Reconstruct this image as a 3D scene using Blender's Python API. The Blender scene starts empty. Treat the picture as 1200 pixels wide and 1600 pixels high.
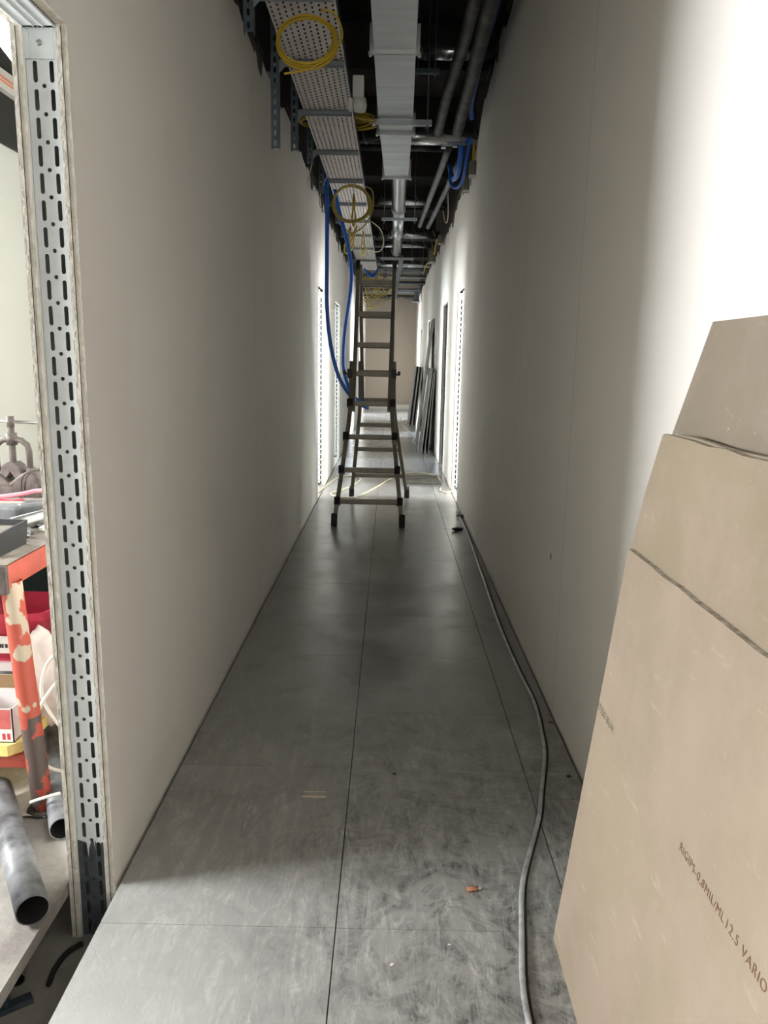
import bpy, bmesh, math, random
from mathutils import Vector, Matrix
from mathutils.geometry import tessellate_polygon
random.seed(7)
R = random.Random(11)
S = bpy.context.scene
COL = S.collection
PI = math.pi

# ------------------------------------------------------------------ camera
cam_d = bpy.data.cameras.new('camera'); cam = bpy.data.objects.new('camera', cam_d); COL.objects.link(cam)
cam_d.sensor_fit = 'HORIZONTAL'; cam_d.sensor_width = 36.0; cam_d.lens = 36.0*1205/1200
cam_d.clip_start = 0.02; cam_d.clip_end = 200
ax = Vector((0.99979621, 0.00895243, 0.01809413)); ay = -Vector((0.01949472, -0.19532566, -0.98054467)); az = -Vector((-0.00524401, 0.98069758, -0.19546038))
cam.matrix_world = Matrix(((ax[0], ay[0], az[0], 0), (ax[1], ay[1], az[1], 0), (ax[2], ay[2], az[2], 1.4), (0, 0, 0, 1)))
S.camera = cam
# ------------------------------------------------------------------ light and exposure
S.view_settings.view_transform = 'Standard'; S.view_settings.look = 'None'
S.view_settings.gamma = 1; S.view_settings.use_curve_mapping = False
S.view_settings.exposure = 0.98
W = bpy.data.worlds.new('sky'); S.world = W; W.use_nodes = True
W.node_tree.nodes['Background'].inputs[0].default_value = (0.80, 0.88, 1.0, 1); W.node_tree.nodes['Background'].inputs[1].default_value = 0.6

def area(name, loc, size, direction, power, color=(1, 1, 1), spread=PI):
    l = bpy.data.lights.new(name, 'AREA'); l.shape = 'RECTANGLE'; l.size = size[0]; l.size_y = size[1]
    l.energy = power; l.color = color; l.spread = spread
    o = bpy.data.objects.new(name, l); COL.objects.link(o); o.location = loc
    o.rotation_euler = Vector(direction).to_track_quat('-Z', 'Z').to_euler()
    return o
# daylight through the windows of the rooms on both sides
area('window_light_near', (-3.22, 1.6, 1.5), (0.85, 1.8), (1, 0, 0), 176, (0.98, 0.99, 1.0))
area('window_light_left_far', (-3.22, 7.75, 1.5), (1.1, 1.9), (1, 0, 0), 150, (0.97, 0.98, 1.0))
area('window_light_right_far', (3.62, 6.9, 1.5), (1.6, 1.9), (-1, 0, 0), 235, (0.98, 0.99, 1.0))
area('window_light_right_next', (3.62, 8.6, 1.5), (0.9, 1.9), (-1, 0, 0), 70, (0.97, 0.98, 1.0))
area('window_light_right_deep', (3.62, 15.0, 1.5), (2.4, 1.9), (-1, 0, 0), 300, (0.88, 0.94, 1.0))
area('window_light_right_end', (3.62, 18.6, 1.5), (1.8, 1.9), (-1, 0, 0), 300, (0.90, 0.95, 1.0))
area('window_light_left_end', (-3.22, 19.2, 1.5), (2.0, 1.9), (1, 0, 0), 300, (0.95, 0.97, 1.0))
area('window_light_left_mid', (-3.22, 10.8, 1.5), (1.4, 1.9), (1, 0, 0), 180, (0.86, 0.93, 1.0))
area('window_light_left_bench', (-3.22, 3.6, 1.9), (1.3, 1.2), (1, 0, 0), 110, (0.97, 0.99, 1.0))
area('rear_fill_light', (0.0, -2.9, 1.3), (1.2, 1.9), (0, 1, -0.12), 20, (1.0, 0.98, 0.95))  # unseen fill lamp added behind the camera to brighten the corridor

# ------------------------------------------------------------------ materials
def lin(c):
    return tuple(((v/255)/12.92 if v/255 <= 0.04045 else (((v/255)+0.055)/1.055)**2.4) for v in c)
def mat(name, rgb, rough=0.6, metal=0.0, noise=0.0, scale=8.0, rgb2=None, bump=0.0, bscale=60.0, detail=6.0, contrast=(0.35, 0.65), spec=0.5, stretch=None, coords='Object'):
    m = bpy.data.materials.new(name); m.use_nodes = True
    nt = m.node_tree; b = nt.nodes['Principled BSDF']
    c = lin(rgb); b.inputs['Base Color'].default_value = (*c, 1)
    b.inputs['Roughness'].default_value = rough; b.inputs['Metallic'].default_value = metal
    b.inputs['Specular IOR Level'].default_value = spec
    tc = nt.nodes.new('ShaderNodeTexCoord'); mp = nt.nodes.new('ShaderNodeMapping')
    nt.links.new(tc.outputs[coords], mp.inputs[0])
    if stretch: mp.inputs['Scale'].default_value = stretch
    if rgb2 is not None:
        n = nt.nodes.new('ShaderNodeTexNoise'); n.inputs['Scale'].default_value = scale; n.inputs['Detail'].default_value = detail
        n.inputs['Roughness'].default_value = 0.62
        nt.links.new(mp.outputs[0], n.inputs['Vector'])
        r = nt.nodes.new('ShaderNodeValToRGB'); r.color_ramp.elements[0].position = contrast[0]; r.color_ramp.elements[1].position = contrast[1]
        r.color_ramp.elements[0].color = (*c, 1); r.color_ramp.elements[1].color = (*lin(rgb2), 1)
        nt.links.new(n.outputs['Fac'], r.inputs[0]); nt.links.new(r.outputs[0], b.inputs['Base Color'])
    if bump > 0:
        n2 = nt.nodes.new('ShaderNodeTexNoise'); n2.inputs['Scale'].default_value = bscale; n2.inputs['Detail'].default_value = 4
        nt.links.new(mp.outputs[0], n2.inputs['Vector'])
        bp = nt.nodes.new('ShaderNodeBump'); bp.inputs['Strength'].default_value = bump; bp.inputs['Distance'].default_value = 0.01
        nt.links.new(n2.outputs['Fac'], bp.inputs['Height']); nt.links.new(bp.outputs[0], b.inputs['Normal'])
    return m

def floor_material():
    m = bpy.data.materials.new('raised_floor_panel'); m.use_nodes = True
    nt = m.node_tree; N = nt.nodes.new; L = nt.links.new; b = nt.nodes['Principled BSDF']
    tc = N('ShaderNodeTexCoord')
    def noise(sc, det, rough=0.6, stretch=(1, 1, 1), dist=0.0, rot=0.0):
        mp = N('ShaderNodeMapping'); mp.inputs['Scale'].default_value = stretch; mp.inputs['Rotation'].default_value = (0, 0, rot)
        L(tc.outputs['Object'], mp.inputs[0])
        n = N('ShaderNodeTexNoise'); n.inputs['Scale'].default_value = sc; n.inputs['Detail'].default_value = det
        n.inputs['Roughness'].default_value = rough; n.inputs['Distortion'].default_value = dist
        L(mp.outputs[0], n.inputs['Vector']); return n.outputs['Fac']
    def ramp(v, p0, p1):
        r = N('ShaderNodeMapRange'); r.inputs[1].default_value = p0; r.inputs[2].default_value = p1; L(v, r.inputs[0]); return r.outputs[0]
    def math_(op, a, c):
        x = N('ShaderNodeMath'); x.operation = op
        for i, v in enumerate((a, c)):
            if isinstance(v, (int, float)): x.inputs[i].default_value = v
            else: L(v, x.inputs[i])
        x.use_clamp = True
        return x.outputs[0]
    def mix(f, a, c):
        x = N('ShaderNodeMix'); x.data_type = 'RGBA'
        if isinstance(f, (int, float)): x.inputs[0].default_value = f
        else: L(f, x.inputs[0])
        for i, v in ((6, a), (7, c)):
            if isinstance(v, tuple): x.inputs[i].default_value = (*lin(v), 1)
            else: L(v, x.inputs[i])
        return x.outputs[2]
    sep = N('ShaderNodeSeparateXYZ'); L(tc.outputs['Object'], sep.inputs[0])
    # plaster dust scuffed dark on middle panels; near left painted paler for window light
    big = ramp(noise(1.6, 3), 0.3, 0.7)
    scuff = ramp(noise(6.5, 12, 0.78, (1.0, 1.0, 1), 1.8, 0.5), 0.44, 0.58)
    fine = ramp(noise(30.0, 10, 0.8, (1.0, 0.45, 1), 1.6, -0.4), 0.42, 0.60)
    streak = ramp(noise(6.0, 10, 0.78, (2.6, 0.6, 1), 1.4, 0.9), 0.46, 0.60)
    leftness = ramp(sep.outputs[0], 0.05, -0.45)
    nearness = ramp(sep.outputs[1], 3.1, 1.6)
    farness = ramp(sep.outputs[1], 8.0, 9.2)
    dirtzone = math_('MULTIPLY', nearness, math_('SUBTRACT', 1.0, math_('MULTIPLY', leftness, 0.75)))
    col = mix(big, (146, 146, 142), (160, 159, 155))
    dark = math_('MULTIPLY', math_('MULTIPLY', scuff, fine), dirtzone)
    dark2 = math_('MULTIPLY', scuff, math_('MULTIPLY', dirtzone, 0.40))
    col = mix(math_('MULTIPLY', math_('ADD', dark, dark2), 1.0), col, (72, 74, 75))
    dust = math_('MULTIPLY', math_('MULTIPLY', streak, fine), math_('ADD', math_('MULTIPLY', nearness, 0.75), 0.12))
    col = mix(dust, col, (206, 206, 200))
    dirt_patch = math_('MULTIPLY', ramp(noise(5.0, 6), 0.55, 0.68), 0.35)
    col = mix(dirt_patch, col, (120, 116, 106))
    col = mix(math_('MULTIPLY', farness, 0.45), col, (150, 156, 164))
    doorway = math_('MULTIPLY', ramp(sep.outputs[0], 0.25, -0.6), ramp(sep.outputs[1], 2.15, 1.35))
    col = mix(math_('MULTIPLY', doorway, 0.75), col, (204, 205, 202))  # window light over the dusty near-left floor, painted as a paler colour
    L(col, b.inputs['Base Color'])
    ro = N('ShaderNodeMapRange'); ro.inputs[3].default_value = 0.13; ro.inputs[4].default_value = 0.5
    L(math_('MAXIMUM', math_('MULTIPLY', nearness, 0.9), math_('MULTIPLY', scuff, 0.25)), ro.inputs[0])
    L(ro.outputs[0], b.inputs['Roughness'])
    bp = N('ShaderNodeBump'); bp.inputs['Strength'].default_value = 0.42; bp.inputs['Distance'].default_value = 0.003
    h = math_('ADD', math_('MULTIPLY', noise(9, 3, 0.5), 0.8), math_('MULTIPLY', noise(30, 9, 0.8, (1, 0.7, 1), 1.8), math_('ADD', 0.35, math_('MULTIPLY', ramp(noise(2.5, 3), 0.45, 0.6), 0.6))))
    L(h, bp.inputs['Height']); L(bp.outputs[0], b.inputs['Normal'])
    return m

def joint_material(name, rgb, joints):
    """painted plasterboard with hairline joints at given world Y"""
    m = mat(name, rgb, 0.75, bump=0.05, bscale=120)
    nt = m.node_tree; N = nt.nodes.new; L = nt.links.new; b = nt.nodes['Principled BSDF']
    g = N('ShaderNodeNewGeometry'); sep = N('ShaderNodeSeparateXYZ'); L(g.outputs['Position'], sep.inputs[0])
    acc = None
    for y in joints:
        c = N('ShaderNodeMath'); c.operation = 'COMPARE'; c.inputs[1].default_value = y; c.inputs[2].default_value = 0.004 if y < 6 else 0.008
        L(sep.outputs[1], c.inputs[0])
        if acc is None: acc = c.outputs[0]
        else:
            a = N('ShaderNodeMath'); a.operation = 'MAXIMUM'; L(acc, a.inputs[0]); L(c.outputs[0], a.inputs[1]); acc = a.outputs[0]
    x = N('ShaderNodeMix'); x.data_type = 'RGBA'; L(acc, x.inputs[0])
    c0 = lin(rgb); n = N('ShaderNodeTexNoise'); n.inputs['Scale'].default_value = 2.2; n.inputs['Detail'].default_value = 3
    L(g.outputs['Position'], n.inputs['Vector'])
    r = N('ShaderNodeValToRGB'); r.color_ramp.elements[0].color = (*[v*0.97 for v in c0], 1); r.color_ramp.elements[1].color = (*c0, 1)
    r.color_ramp.elements[0].position = 0.4; r.color_ramp.elements[1].position = 0.6
    L(n.outputs['Fac'], r.inputs[0]); L(r.outputs[0], x.inputs[6])
    x.inputs[7].default_value = (*[v*0.80 for v in c0], 1)
    L(x.outputs[2], b.inputs['Base Color'])
    return m

def worn_material(name, rgb, worn, scale=5, thr=0.56, metal=0.0):
    return mat(name, rgb, 0.5, metal, scale=scale, rgb2=worn, contrast=(thr, thr+0.015), detail=3)

M = {}
M['wall_l'] = joint_material('painted_plasterboard', (240, 236, 229), (4.15, 7.87))
M['wall_r'] = joint_material('painted_plasterboard_right', (240, 236, 229), (4.15, 2.92))
M['wall'] = mat('white_paint', (228, 227, 220), 0.8)
M['wall_end'] = mat('end_wall_paint', (180, 171, 158), 0.8)
M['gypsum'] = mat('gypsum_cut_edge', (214, 209, 198), 0.95, scale=45, rgb2=(184, 178, 166), bump=0.7, bscale=110, contrast=(0.35, 0.75), stretch=(1, 1, 0.6))
M['ragged'] = mat('jointing_compound_smears', (66, 61, 54), 0.95, scale=9, rgb2=(104, 98, 88), bump=0.5, bscale=30)
M['slab'] = mat('dark_concrete', (66, 62, 57), 0.9, scale=3, rgb2=(48, 45, 41), bump=0.3, bscale=20)
M['void_strip'] = mat('dark_void_strip', (70, 62, 54), 0.95, scale=4, rgb2=(48, 43, 38))  # for the added dark strips that deepen the wall-head voids
M['under'] = mat('slab_under_floor', (170, 164, 154), 0.9, scale=6, rgb2=(140, 134, 126))
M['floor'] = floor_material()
M['floor_left'] = mat('dusty_room_floor', (188, 184, 176), 0.6, scale=5, rgb2=(150, 144, 138), bump=0.3, bscale=30, contrast=(0.4, 0.62))
M['floor_far'] = mat('room_floor_grey', (150, 155, 160), 0.4)
M['galv'] = mat('galvanised_steel', (178, 184, 187), 0.42, 0.75, scale=5, rgb2=(164, 171, 176), bump=0.04, bscale=50)
M['galv_stud'] = mat('galvanised_stud', (216, 221, 223), 0.5, 0.25, scale=9, rgb2=(202, 208, 211), bump=0.05, bscale=40)
M['galv_dark'] = mat('weathered_galvanised_channel', (110, 122, 130), 0.45, 0.7, scale=12, rgb2=(86, 98, 106))
M['armgalv'] = mat('bracket_arm_steel', (140, 148, 152), 0.5, 0.5)
M['duct'] = mat('duct_sheet_steel', (208, 213, 213), 0.42, 0.55, scale=2.5, rgb2=(182, 187, 188), bump=0.25, bscale=4, stretch=(0.4, 3.0, 0.4))
M['tray'] = mat('tray_sheet_steel', (226, 220, 214), 0.55, 0.15, scale=12, rgb2=(206, 200, 195), contrast=(0.3, 0.7))
M['flex'] = mat('flexible_duct_foil', (196, 200, 202), 0.22, 0.92, bump=0.2, bscale=20)
M['alu'] = mat('ladder_aluminium', (128, 122, 108), 0.42, 0.45, scale=15, rgb2=(112, 106, 93))
M['foot_reflection'] = mat('stud_foot_painted_reflection', (92, 98, 102), 0.5, 0.4, scale=14, rgb2=(66, 72, 76))  # dark floor void mirrored in the steel, painted as colour
M['black'] = mat('black_plastic', (26, 26, 26), 0.5)
M['rubber'] = mat('black_rubber', (34, 33, 32), 0.8)
M['yellow'] = mat('yellow_cable_jacket', (196, 166, 48), 0.5)
M['yellow_dull'] = mat('dull_yellow_cable', (176, 158, 80), 0.6)
M['blue'] = mat('blue_cable_jacket', (36, 104, 205), 0.35)
M['cream'] = mat('cream_cable_jacket', (206, 198, 172), 0.55)
M['white_cable'] = mat('white_cable_jacket', (226, 222, 208), 0.5)
M['greycable'] = mat('dusty_grey_cable', (150, 152, 154), 0.35, 0.2, scale=25, rgb2=(200, 202, 202))
M['kraft'] = mat('plasterboard_back_paper', (164, 149, 127), 0.85, scale=1.6, rgb2=(152, 138, 119), bump=0.12, bscale=80, contrast=(0.4, 0.6))
def paper(name, rgb, rgb2):
    m = mat(name, rgb, 0.85, scale=1.6, rgb2=rgb2, bump=0.12, bscale=80, contrast=(0.4, 0.6))
    nt = m.node_tree; N = nt.nodes.new; L = nt.links.new; b = nt.nodes['Principled BSDF']
    tc = N('ShaderNodeTexCoord'); base = b.inputs['Base Color'].links[0].from_socket
    for sc, st, rot, p0, p1, k, c in ((7, (1, 0.8, 3.2), 0.6, 0.60, 0.74, 0.55, (190, 180, 162)), (26, (1, 0.7, 1.4), 0.5, 0.66, 0.74, 0.6, (216, 206, 190)), (3, (1, 1, 1), 0, 0.45, 0.62, 0.3, (172, 152, 142))):
        mp = N('ShaderNodeMapping'); mp.inputs['Scale'].default_value = st; mp.inputs['Rotation'].default_value = (rot, 0, 0); L(tc.outputs['Object'], mp.inputs[0])
        n = N('ShaderNodeTexNoise'); n.inputs['Scale'].default_value = sc; n.inputs['Detail'].default_value = 7; n.inputs['Roughness'].default_value = 0.7; L(mp.outputs[0], n.inputs['Vector'])
        mr = N('ShaderNodeMapRange'); mr.inputs[1].default_value = p0; mr.inputs[2].default_value = p1; mr.inputs[4].default_value = k; L(n.outputs['Fac'], mr.inputs[0])
        x = N('ShaderNodeMix'); x.data_type = 'RGBA'; L(mr.outputs[0], x.inputs[0]); L(base, x.inputs[6]); x.inputs[7].default_value = (*lin(c), 1); base = x.outputs[2]
    L(base, b.inputs['Base Color']); return m
M['kraft'] = paper('plasterboard_back_paper', (154, 140, 120), (145, 131, 113))
M['kraft2'] = paper('plasterboard_back_paper_second', (146, 133, 112), (140, 127, 107))
M['kraft3'] = paper('plasterboard_back_paper_rear', (134, 123, 107), (127, 116, 101))
M['sheet_edge'] = mat('sheet_edge_plaster', (200, 194, 180), 0.9, scale=50, rgb2=(150, 138, 118), bump=0.5, bscale=60)
M['ink'] = mat('faded_red_ink', (120, 86, 74), 0.8)
M['ink_dark'] = mat('faded_brown_ink', (108, 94, 76), 0.8)
M['greyboard'] = mat('grey_panel_face', (92, 89, 84), 0.6, scale=4, rgb2=(78, 75, 70))
M['greyedge'] = mat('grey_panel_edge', (170, 168, 162), 0.6)
M['insul'] = mat('dark_pipe_insulation', (38, 38, 38), 0.6, scale=6, rgb2=(86, 86, 84), contrast=(0.45, 0.7))
M['foilpipe'] = mat('taped_foil_pipe_wrap', (118, 120, 122), 0.5, 0.3, scale=8, rgb2=(88, 90, 92))
M['box'] = mat('grey_steel_box', (120, 118, 108), 0.5, 0.2)
M['whiteplastic'] = mat('white_plastic', (220, 220, 214), 0.5)
M['orange'] = None
M['orange'] = worn_material('orange_red_chipped_paint', (172, 76, 58), (180, 164, 142), 7, 0.605)
M['orange_low'] = worn_material('orange_paint_worn_to_steel', (168, 70, 54), (84, 70, 64), 12, 0.46)
M['orange_beam'] = mat('orange_red_paint', (172, 76, 56), 0.5, scale=14, rgb2=(150, 62, 46))
M['benchtop'] = mat('dirty_bench_top', (150, 142, 130), 0.8, scale=7, rgb2=(92, 84, 76), bump=0.4, bscale=20)
M['iron'] = mat('grimy_cast_iron', (108, 98, 92), 0.6, 0.3, scale=15, rgb2=(66, 60, 56), bump=0.2)
M['steel'] = mat('bare_steel', (176, 176, 172), 0.3, 0.85, scale=10, rgb2=(130, 130, 128))
M['dustypipe'] = mat('dust_streaked_dark_pipe', (74, 76, 80), 0.45, scale=6, rgb2=(168, 170, 172), contrast=(0.42, 0.7), detail=8)
M['darkin'] = mat('pipe_bore', (14, 13, 13), 0.9)
M['red'] = mat('red_bucket_plastic', (214, 62, 92), 0.4, scale=10, rgb2=(200, 54, 80))
M['label'] = mat('white_paper_label', (236, 230, 228), 0.7)
M['darkink'] = mat('black_print', (50, 48, 50), 0.8)
M['card'] = mat('brown_cardboard', (158, 130, 96), 0.9)
M['redcard'] = mat('printed_red_carton', (196, 96, 92), 0.8, scale=20, rgb2=(208, 116, 108))
M['bag'] = mat('white_plastic_bag', (226, 216, 208), 0.45, scale=4, rgb2=(232, 196, 190), bump=0.5, bscale=9, contrast=(0.4, 0.75))
M['yellowwood'] = mat('yellow_foam_board', (232, 206, 96), 0.9, scale=18, rgb2=(242, 232, 160))
M['teal'] = mat('dark_teal_cloth', (20, 48, 54), 0.8, scale=4, rgb2=(10, 16, 20))
M['pink'] = mat('pink_rubber_hose', (206, 130, 140), 0.6)
M['orange_line'] = mat('orange_stripe', (236, 150, 116), 0.6)
M['trunk'] = mat('white_trunking', (222, 220, 214), 0.6)
M['brick'] = mat('rusty_orange_plug', (168, 108, 70), 0.8, scale=30, rgb2=(196, 150, 116))
M['film'] = mat('crumpled_dust_film', (196, 186, 168), 0.6, scale=10, rgb2=(226, 220, 208), bump=0.8, bscale=12)

# ------------------------------------------------------------------ geometry collector
class G:
    def __init__(s): s.v = []; s.f = []; s.mi = []; s.sm = []
    def add(s, vs, fs, mi=0, smooth=False):
        o = len(s.v); s.v += [tuple(v) for v in vs]
        for f in fs: s.f.append(tuple(i+o for i in f)); s.mi.append(mi); s.sm.append(smooth)
        return s
    def box(s, x0, x1, y0, y1, z0, z1, mi=0, mis=None):
        vs = [(x, y, z) for x in (x0, x1) for y in (y0, y1) for z in (z0, z1)]
        fs = [(0, 1, 3, 2), (4, 6, 7, 5), (0, 4, 5, 1), (2, 3, 7, 6), (0, 2, 6, 4), (1, 5, 7, 3)]  # -x +x -y +y -z +z
        if mis is None: return s.add(vs, fs, mi)
        for f, k in zip(fs, mis): s.add(vs, [f], k)
        return s
    def beam(s, p0, p1, w, h, up=(0, 0, 1), mi=0):
        p0 = Vector(p0); p1 = Vector(p1); d = (p1-p0).normalized(); u = Vector(up)
        r = d.cross(u).normalized(); u = r.cross(d).normalized()
        vs = []
        for p in (p0, p1):
            for a, c in ((-1, -1), (1, -1), (1, 1), (-1, 1)): vs.append(p+r*a*w/2+u*c*h/2)
        return s.add(vs, [(3, 2, 1, 0), (4, 5, 6, 7), (0, 1, 5, 4), (1, 2, 6, 5), (2, 3, 7, 6), (3, 0, 4, 7)], mi)
    def tube(s, pts, r, n=10, mi=0, caps=True, closed=False):
        pts = [Vector(p) for p in pts]; m = len(pts); rr = r if isinstance(r, (list, tuple)) else [r]*m
        vs = []; prev = None
        for i, p in enumerate(pts):
            if closed: t = (pts[(i+1) % m]-pts[i-1])
            else: t = pts[min(i+1, m-1)]-pts[max(i-1, 0)]
            if t.length < 1e-9: t = Vector((0, 0, 1))
            t.normalize()
            if prev is None:
                a = Vector((0, 0, 1)) if abs(t.z) < 0.9 else Vector((1, 0, 0)); u = t.cross(a).normalized()
            else:
                u = (prev-t*prev.dot(t));
                u = u.normalized() if u.length > 1e-6 else t.orthogonal().normalized()
            prev = u; w = t.cross(u)
            for k in range(n):
                a = 2*PI*k/n; vs.append(p+(u*math.cos(a)+w*math.sin(a))*rr[i])
        fs = []
        for i in range(m if closed else m-1):
            j = (i+1) % m
            for k in range(n): fs.append((i*n+k, i*n+(k+1) % n, j*n+(k+1) % n, j*n+k))
        s.add(vs, fs, mi, True)
        if caps and not closed:
            s.add(vs[:n], [tuple(reversed(range(n)))], mi); s.add(vs[-n:], [tuple(range(n))], mi)
        return s
    def pipe(s, p0, p1, r, t, n=28, mi=0, mi_in=1):
        p0 = Vector(p0); p1 = Vector(p1); d = (p1-p0).normalized(); u = d.orthogonal().normalized(); w = d.cross(u)
        def ring(p, q): return [p+(u*math.cos(2*PI*k/n)+w*math.sin(2*PI*k/n))*q for k in range(n)]
        o0, o1, i0, i1 = ring(p0, r), ring(p1, r), ring(p0, r-t), ring(p1, r-t)
        q = [(k, (k+1) % n, n+(k+1) % n, n+k) for k in range(n)]
        s.add(o0+o1, q, mi, True); s.add(i1+i0, q, mi_in, True); s.add(i0+o0, q, mi); s.add(o1+i1, q, mi)
        return s
    def prism(s, poly, a0, a1, axis='x', mi=0, side=None):
        """poly: 2D points; axis x -> (y,z), y -> (x,z), z -> (x,y)"""
        def P(u, v, a): return {'x': (a, u, v), 'y': (u, a, v), 'z': (u, v, a)}[axis]
        n = len(poly); vs = [P(u, v, a0) for u, v in poly]+[P(u, v, a1) for u, v in poly]
        tri = tessellate_polygon([[Vector((u, v, 0)) for u, v in poly]])
        for t in tri: s.add([vs[i] for i in t], [(2, 1, 0)], mi); s.add([vs[i+n] for i in t], [(0, 1, 2)], mi)
        for i in range(n): s.add([vs[i], vs[(i+1) % n], vs[(i+1) % n+n], vs[i+n]], [(0, 1, 2, 3)], mi if side is None else side)
        return s
    def lathe(s, prof, center, n=24, mi=0, axis=Vector((0, 0, 1))):
        c = Vector(center); axis = Vector(axis).normalized(); u = axis.orthogonal().normalized(); w = axis.cross(u); vs = []
        for r, h in prof:
            for k in range(n):
                a = 2*PI*k/n; vs.append(c+axis*h+(u*math.cos(a)+w*math.sin(a))*r)
        fs = [(i*n+k, i*n+(k+1) % n, (i+1)*n+(k+1) % n, (i+1)*n+k) for i in range(len(prof)-1) for k in range(n)]
        s.add(vs, fs, mi, True); return s
    def blob(s, c, r, sc=(1, 1, 1), amp=0.25, seed=0, mi=0, sub=2):
        bm = bmesh.new(); bmesh.ops.create_icosphere(bm, subdivisions=sub, radius=1)
        q = random.Random(seed); vs = []
        for v in bm.verts:
            k = r*(1+amp*(q.random()-0.5)*2); vs.append((c[0]+v.co.x*k*sc[0], c[1]+v.co.y*k*sc[1], c[2]+v.co.z*k*sc[2]))
        bm.verts.index_update(); s.add(vs, [tuple(v.index for v in f.verts) for f in bm.faces], mi, False); bm.free(); return s
    def build(s, name, mats, parent=None, fix=True, origin=None, bevel=0):
        if not isinstance(mats, (list, tuple)): mats = [mats]
        if parent is not None:
            o0 = parent.location.copy()
            q = parent
            while q.parent: q = q.parent; o0 += q.location
        elif origin is not None: o0 = Vector(origin)
        else:
            xs = [v[0] for v in s.v]; ys = [v[1] for v in s.v]; zs = [v[2] for v in s.v]
            o0 = Vector(((min(xs)+max(xs))/2, (min(ys)+max(ys))/2, min(zs)))
        me = bpy.data.meshes.new(name); me.from_pydata([Vector(v)-o0 for v in s.v], [], s.f)
        for m in mats: me.materials.append(m)
        me.polygons.foreach_set('material_index', s.mi); me.polygons.foreach_set('use_smooth', s.sm)
        if fix:
            bm = bmesh.new(); bm.from_mesh(me)
            bmesh.ops.remove_doubles(bm, verts=bm.verts, dist=1e-6); bmesh.ops.recalc_face_normals(bm, faces=bm.faces)
            bm.to_mesh(me); bm.free()
        me.update()
        o = bpy.data.objects.new(name, me); COL.objects.link(o)
        if parent is not None: o.parent = parent
        else: o.location = o0
        if bevel:
            b = o.modifiers.new('bevel', 'BEVEL'); b.width = bevel; b.segments = 2; b.limit_method = 'ANGLE'
        return o
def thing(name, label, cat, loc, group=None):
    o = bpy.data.objects.new(name, None); COL.objects.link(o); o.location = loc; o.empty_display_size = 0.05
    o['label'] = label; o['category'] = cat
    if group: o['group'] = group
    return o
def tag(o, label, cat, group=None, kind=None):
    o['label'] = label; o['category'] = cat
    if group: o['group'] = group
    if kind: o['kind'] = kind
    return o
def struct(o, label=None):
    o['kind'] = 'structure'
    if label: o['label'] = label
    return o
def dup(o, loc, label=None):
    c = o.copy(); COL.objects.link(c); c.location = loc
    if label: c['label'] = label
    for k in [q for q in o.children]:
        d = k.copy(); COL.objects.link(d); d.parent = c
        for e in [q for q in k.children]:
            f = e.copy(); COL.objects.link(f); f.parent = d
    return c
def spline(pts, n=8):
    pts = [Vector(p) for p in pts]; out = []
    P = [pts[0]*2-pts[1]]+pts+[pts[-1]*2-pts[-2]]
    for i in range(1, len(P)-2):
        for k in range(n):
            t = k/n; a, b, c, d = P[i-1], P[i], P[i+1], P[i+2]
            out.append(0.5*((2*b)+(c-a)*t+(2*a-5*b+4*c-d)*t*t+(3*b-a-3*c+d)*t**3))
    out.append(pts[-1]); return out
def holed_cell(w, h, holes):
    """tessellate rectangle w x h with hole loops (lists of 2D points); returns verts2d, tris"""
    loops = [[Vector((0, 0, 0)), Vector((w, 0, 0)), Vector((w, h, 0)), Vector((0, h, 0))]]+[[Vector((a, b, 0)) for a, b in reversed(l)] for l in holes]
    tris = tessellate_polygon(loops); vs = [p for l in loops for p in l]
    return [(p.x, p.y) for p in vs], tris
def slot_loop(cx, cy, w, l, n=5):
    r = w/2; out = []
    for k in range(n+1): a = PI*k/n; out.append((cx+r*math.cos(a), cy+l/2-r+r*math.sin(a)))
    for k in range(n+1): a = PI+PI*k/n; out.append((cx+r*math.cos(a), cy-l/2+r+r*math.sin(a)))
    return out
def circ_loop(cx, cy, r, n=10): return [(cx+r*math.cos(2*PI*k/n), cy+r*math.sin(2*PI*k/n)) for k in range(n)]

# ================================================================== SETTING
XL, XR = -0.714, 0.683
L1 = (7.70, 8.48); L2 = (10.0, 10.95); L4 = (19.0, 20.1)
R1 = (7.60, 8.35); R2 = (9.76, 10.55); R3 = (14.2, 15.1); R4 = (18.0, 19.0)
DH = 2.095
YEND = 22.0
# floor panels (600 mm grid) with open seams
g = G()
rows = []; y = 1.688
while y > -3: y -= 0.6
while y < YEND: rows.append(y); y += 0.6
cols = [(XL+0.013, -0.1125), (-0.1095, 0.4885), (0.4915, XR-0.010)]
for x0, x1 in cols:
    for y0 in rows:
        g.box(x0, x1, y0+0.0006, y0+0.5994, -0.036, 0.0)
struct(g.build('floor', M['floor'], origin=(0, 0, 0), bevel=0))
g = G(); g.box(-3.3, -0.842, -3, YEND, -0.036, 0.0)
fl = struct(g.build('floor', M['floor_left'], origin=(0, 0, 0)))
g = G(); g.box(XR+0.13, 3.8, -3, YEND, -0.036, 0.0)
struct(g.build('floor', M['floor_far'], origin=(0, 0, 0)))
g = G()
for a, b_ in (L1, L2, L4): g.box(-0.8419, XL+0.005, a, b_, -0.036, 0.0)
for a, b_ in (R1, R2, R3, R4): g.box(XR-0.003, XR+0.1299, a, b_, -0.036, 0.0)
struct(g.build('floor', M['floor_left'], origin=(0, 0, 0)))
g = G(); g.box(-3.3, 3.8, -3, YEND, -0.30, -0.1655)
struct(g.build('floor', M['under'], origin=(0, 0, 0)))
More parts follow.
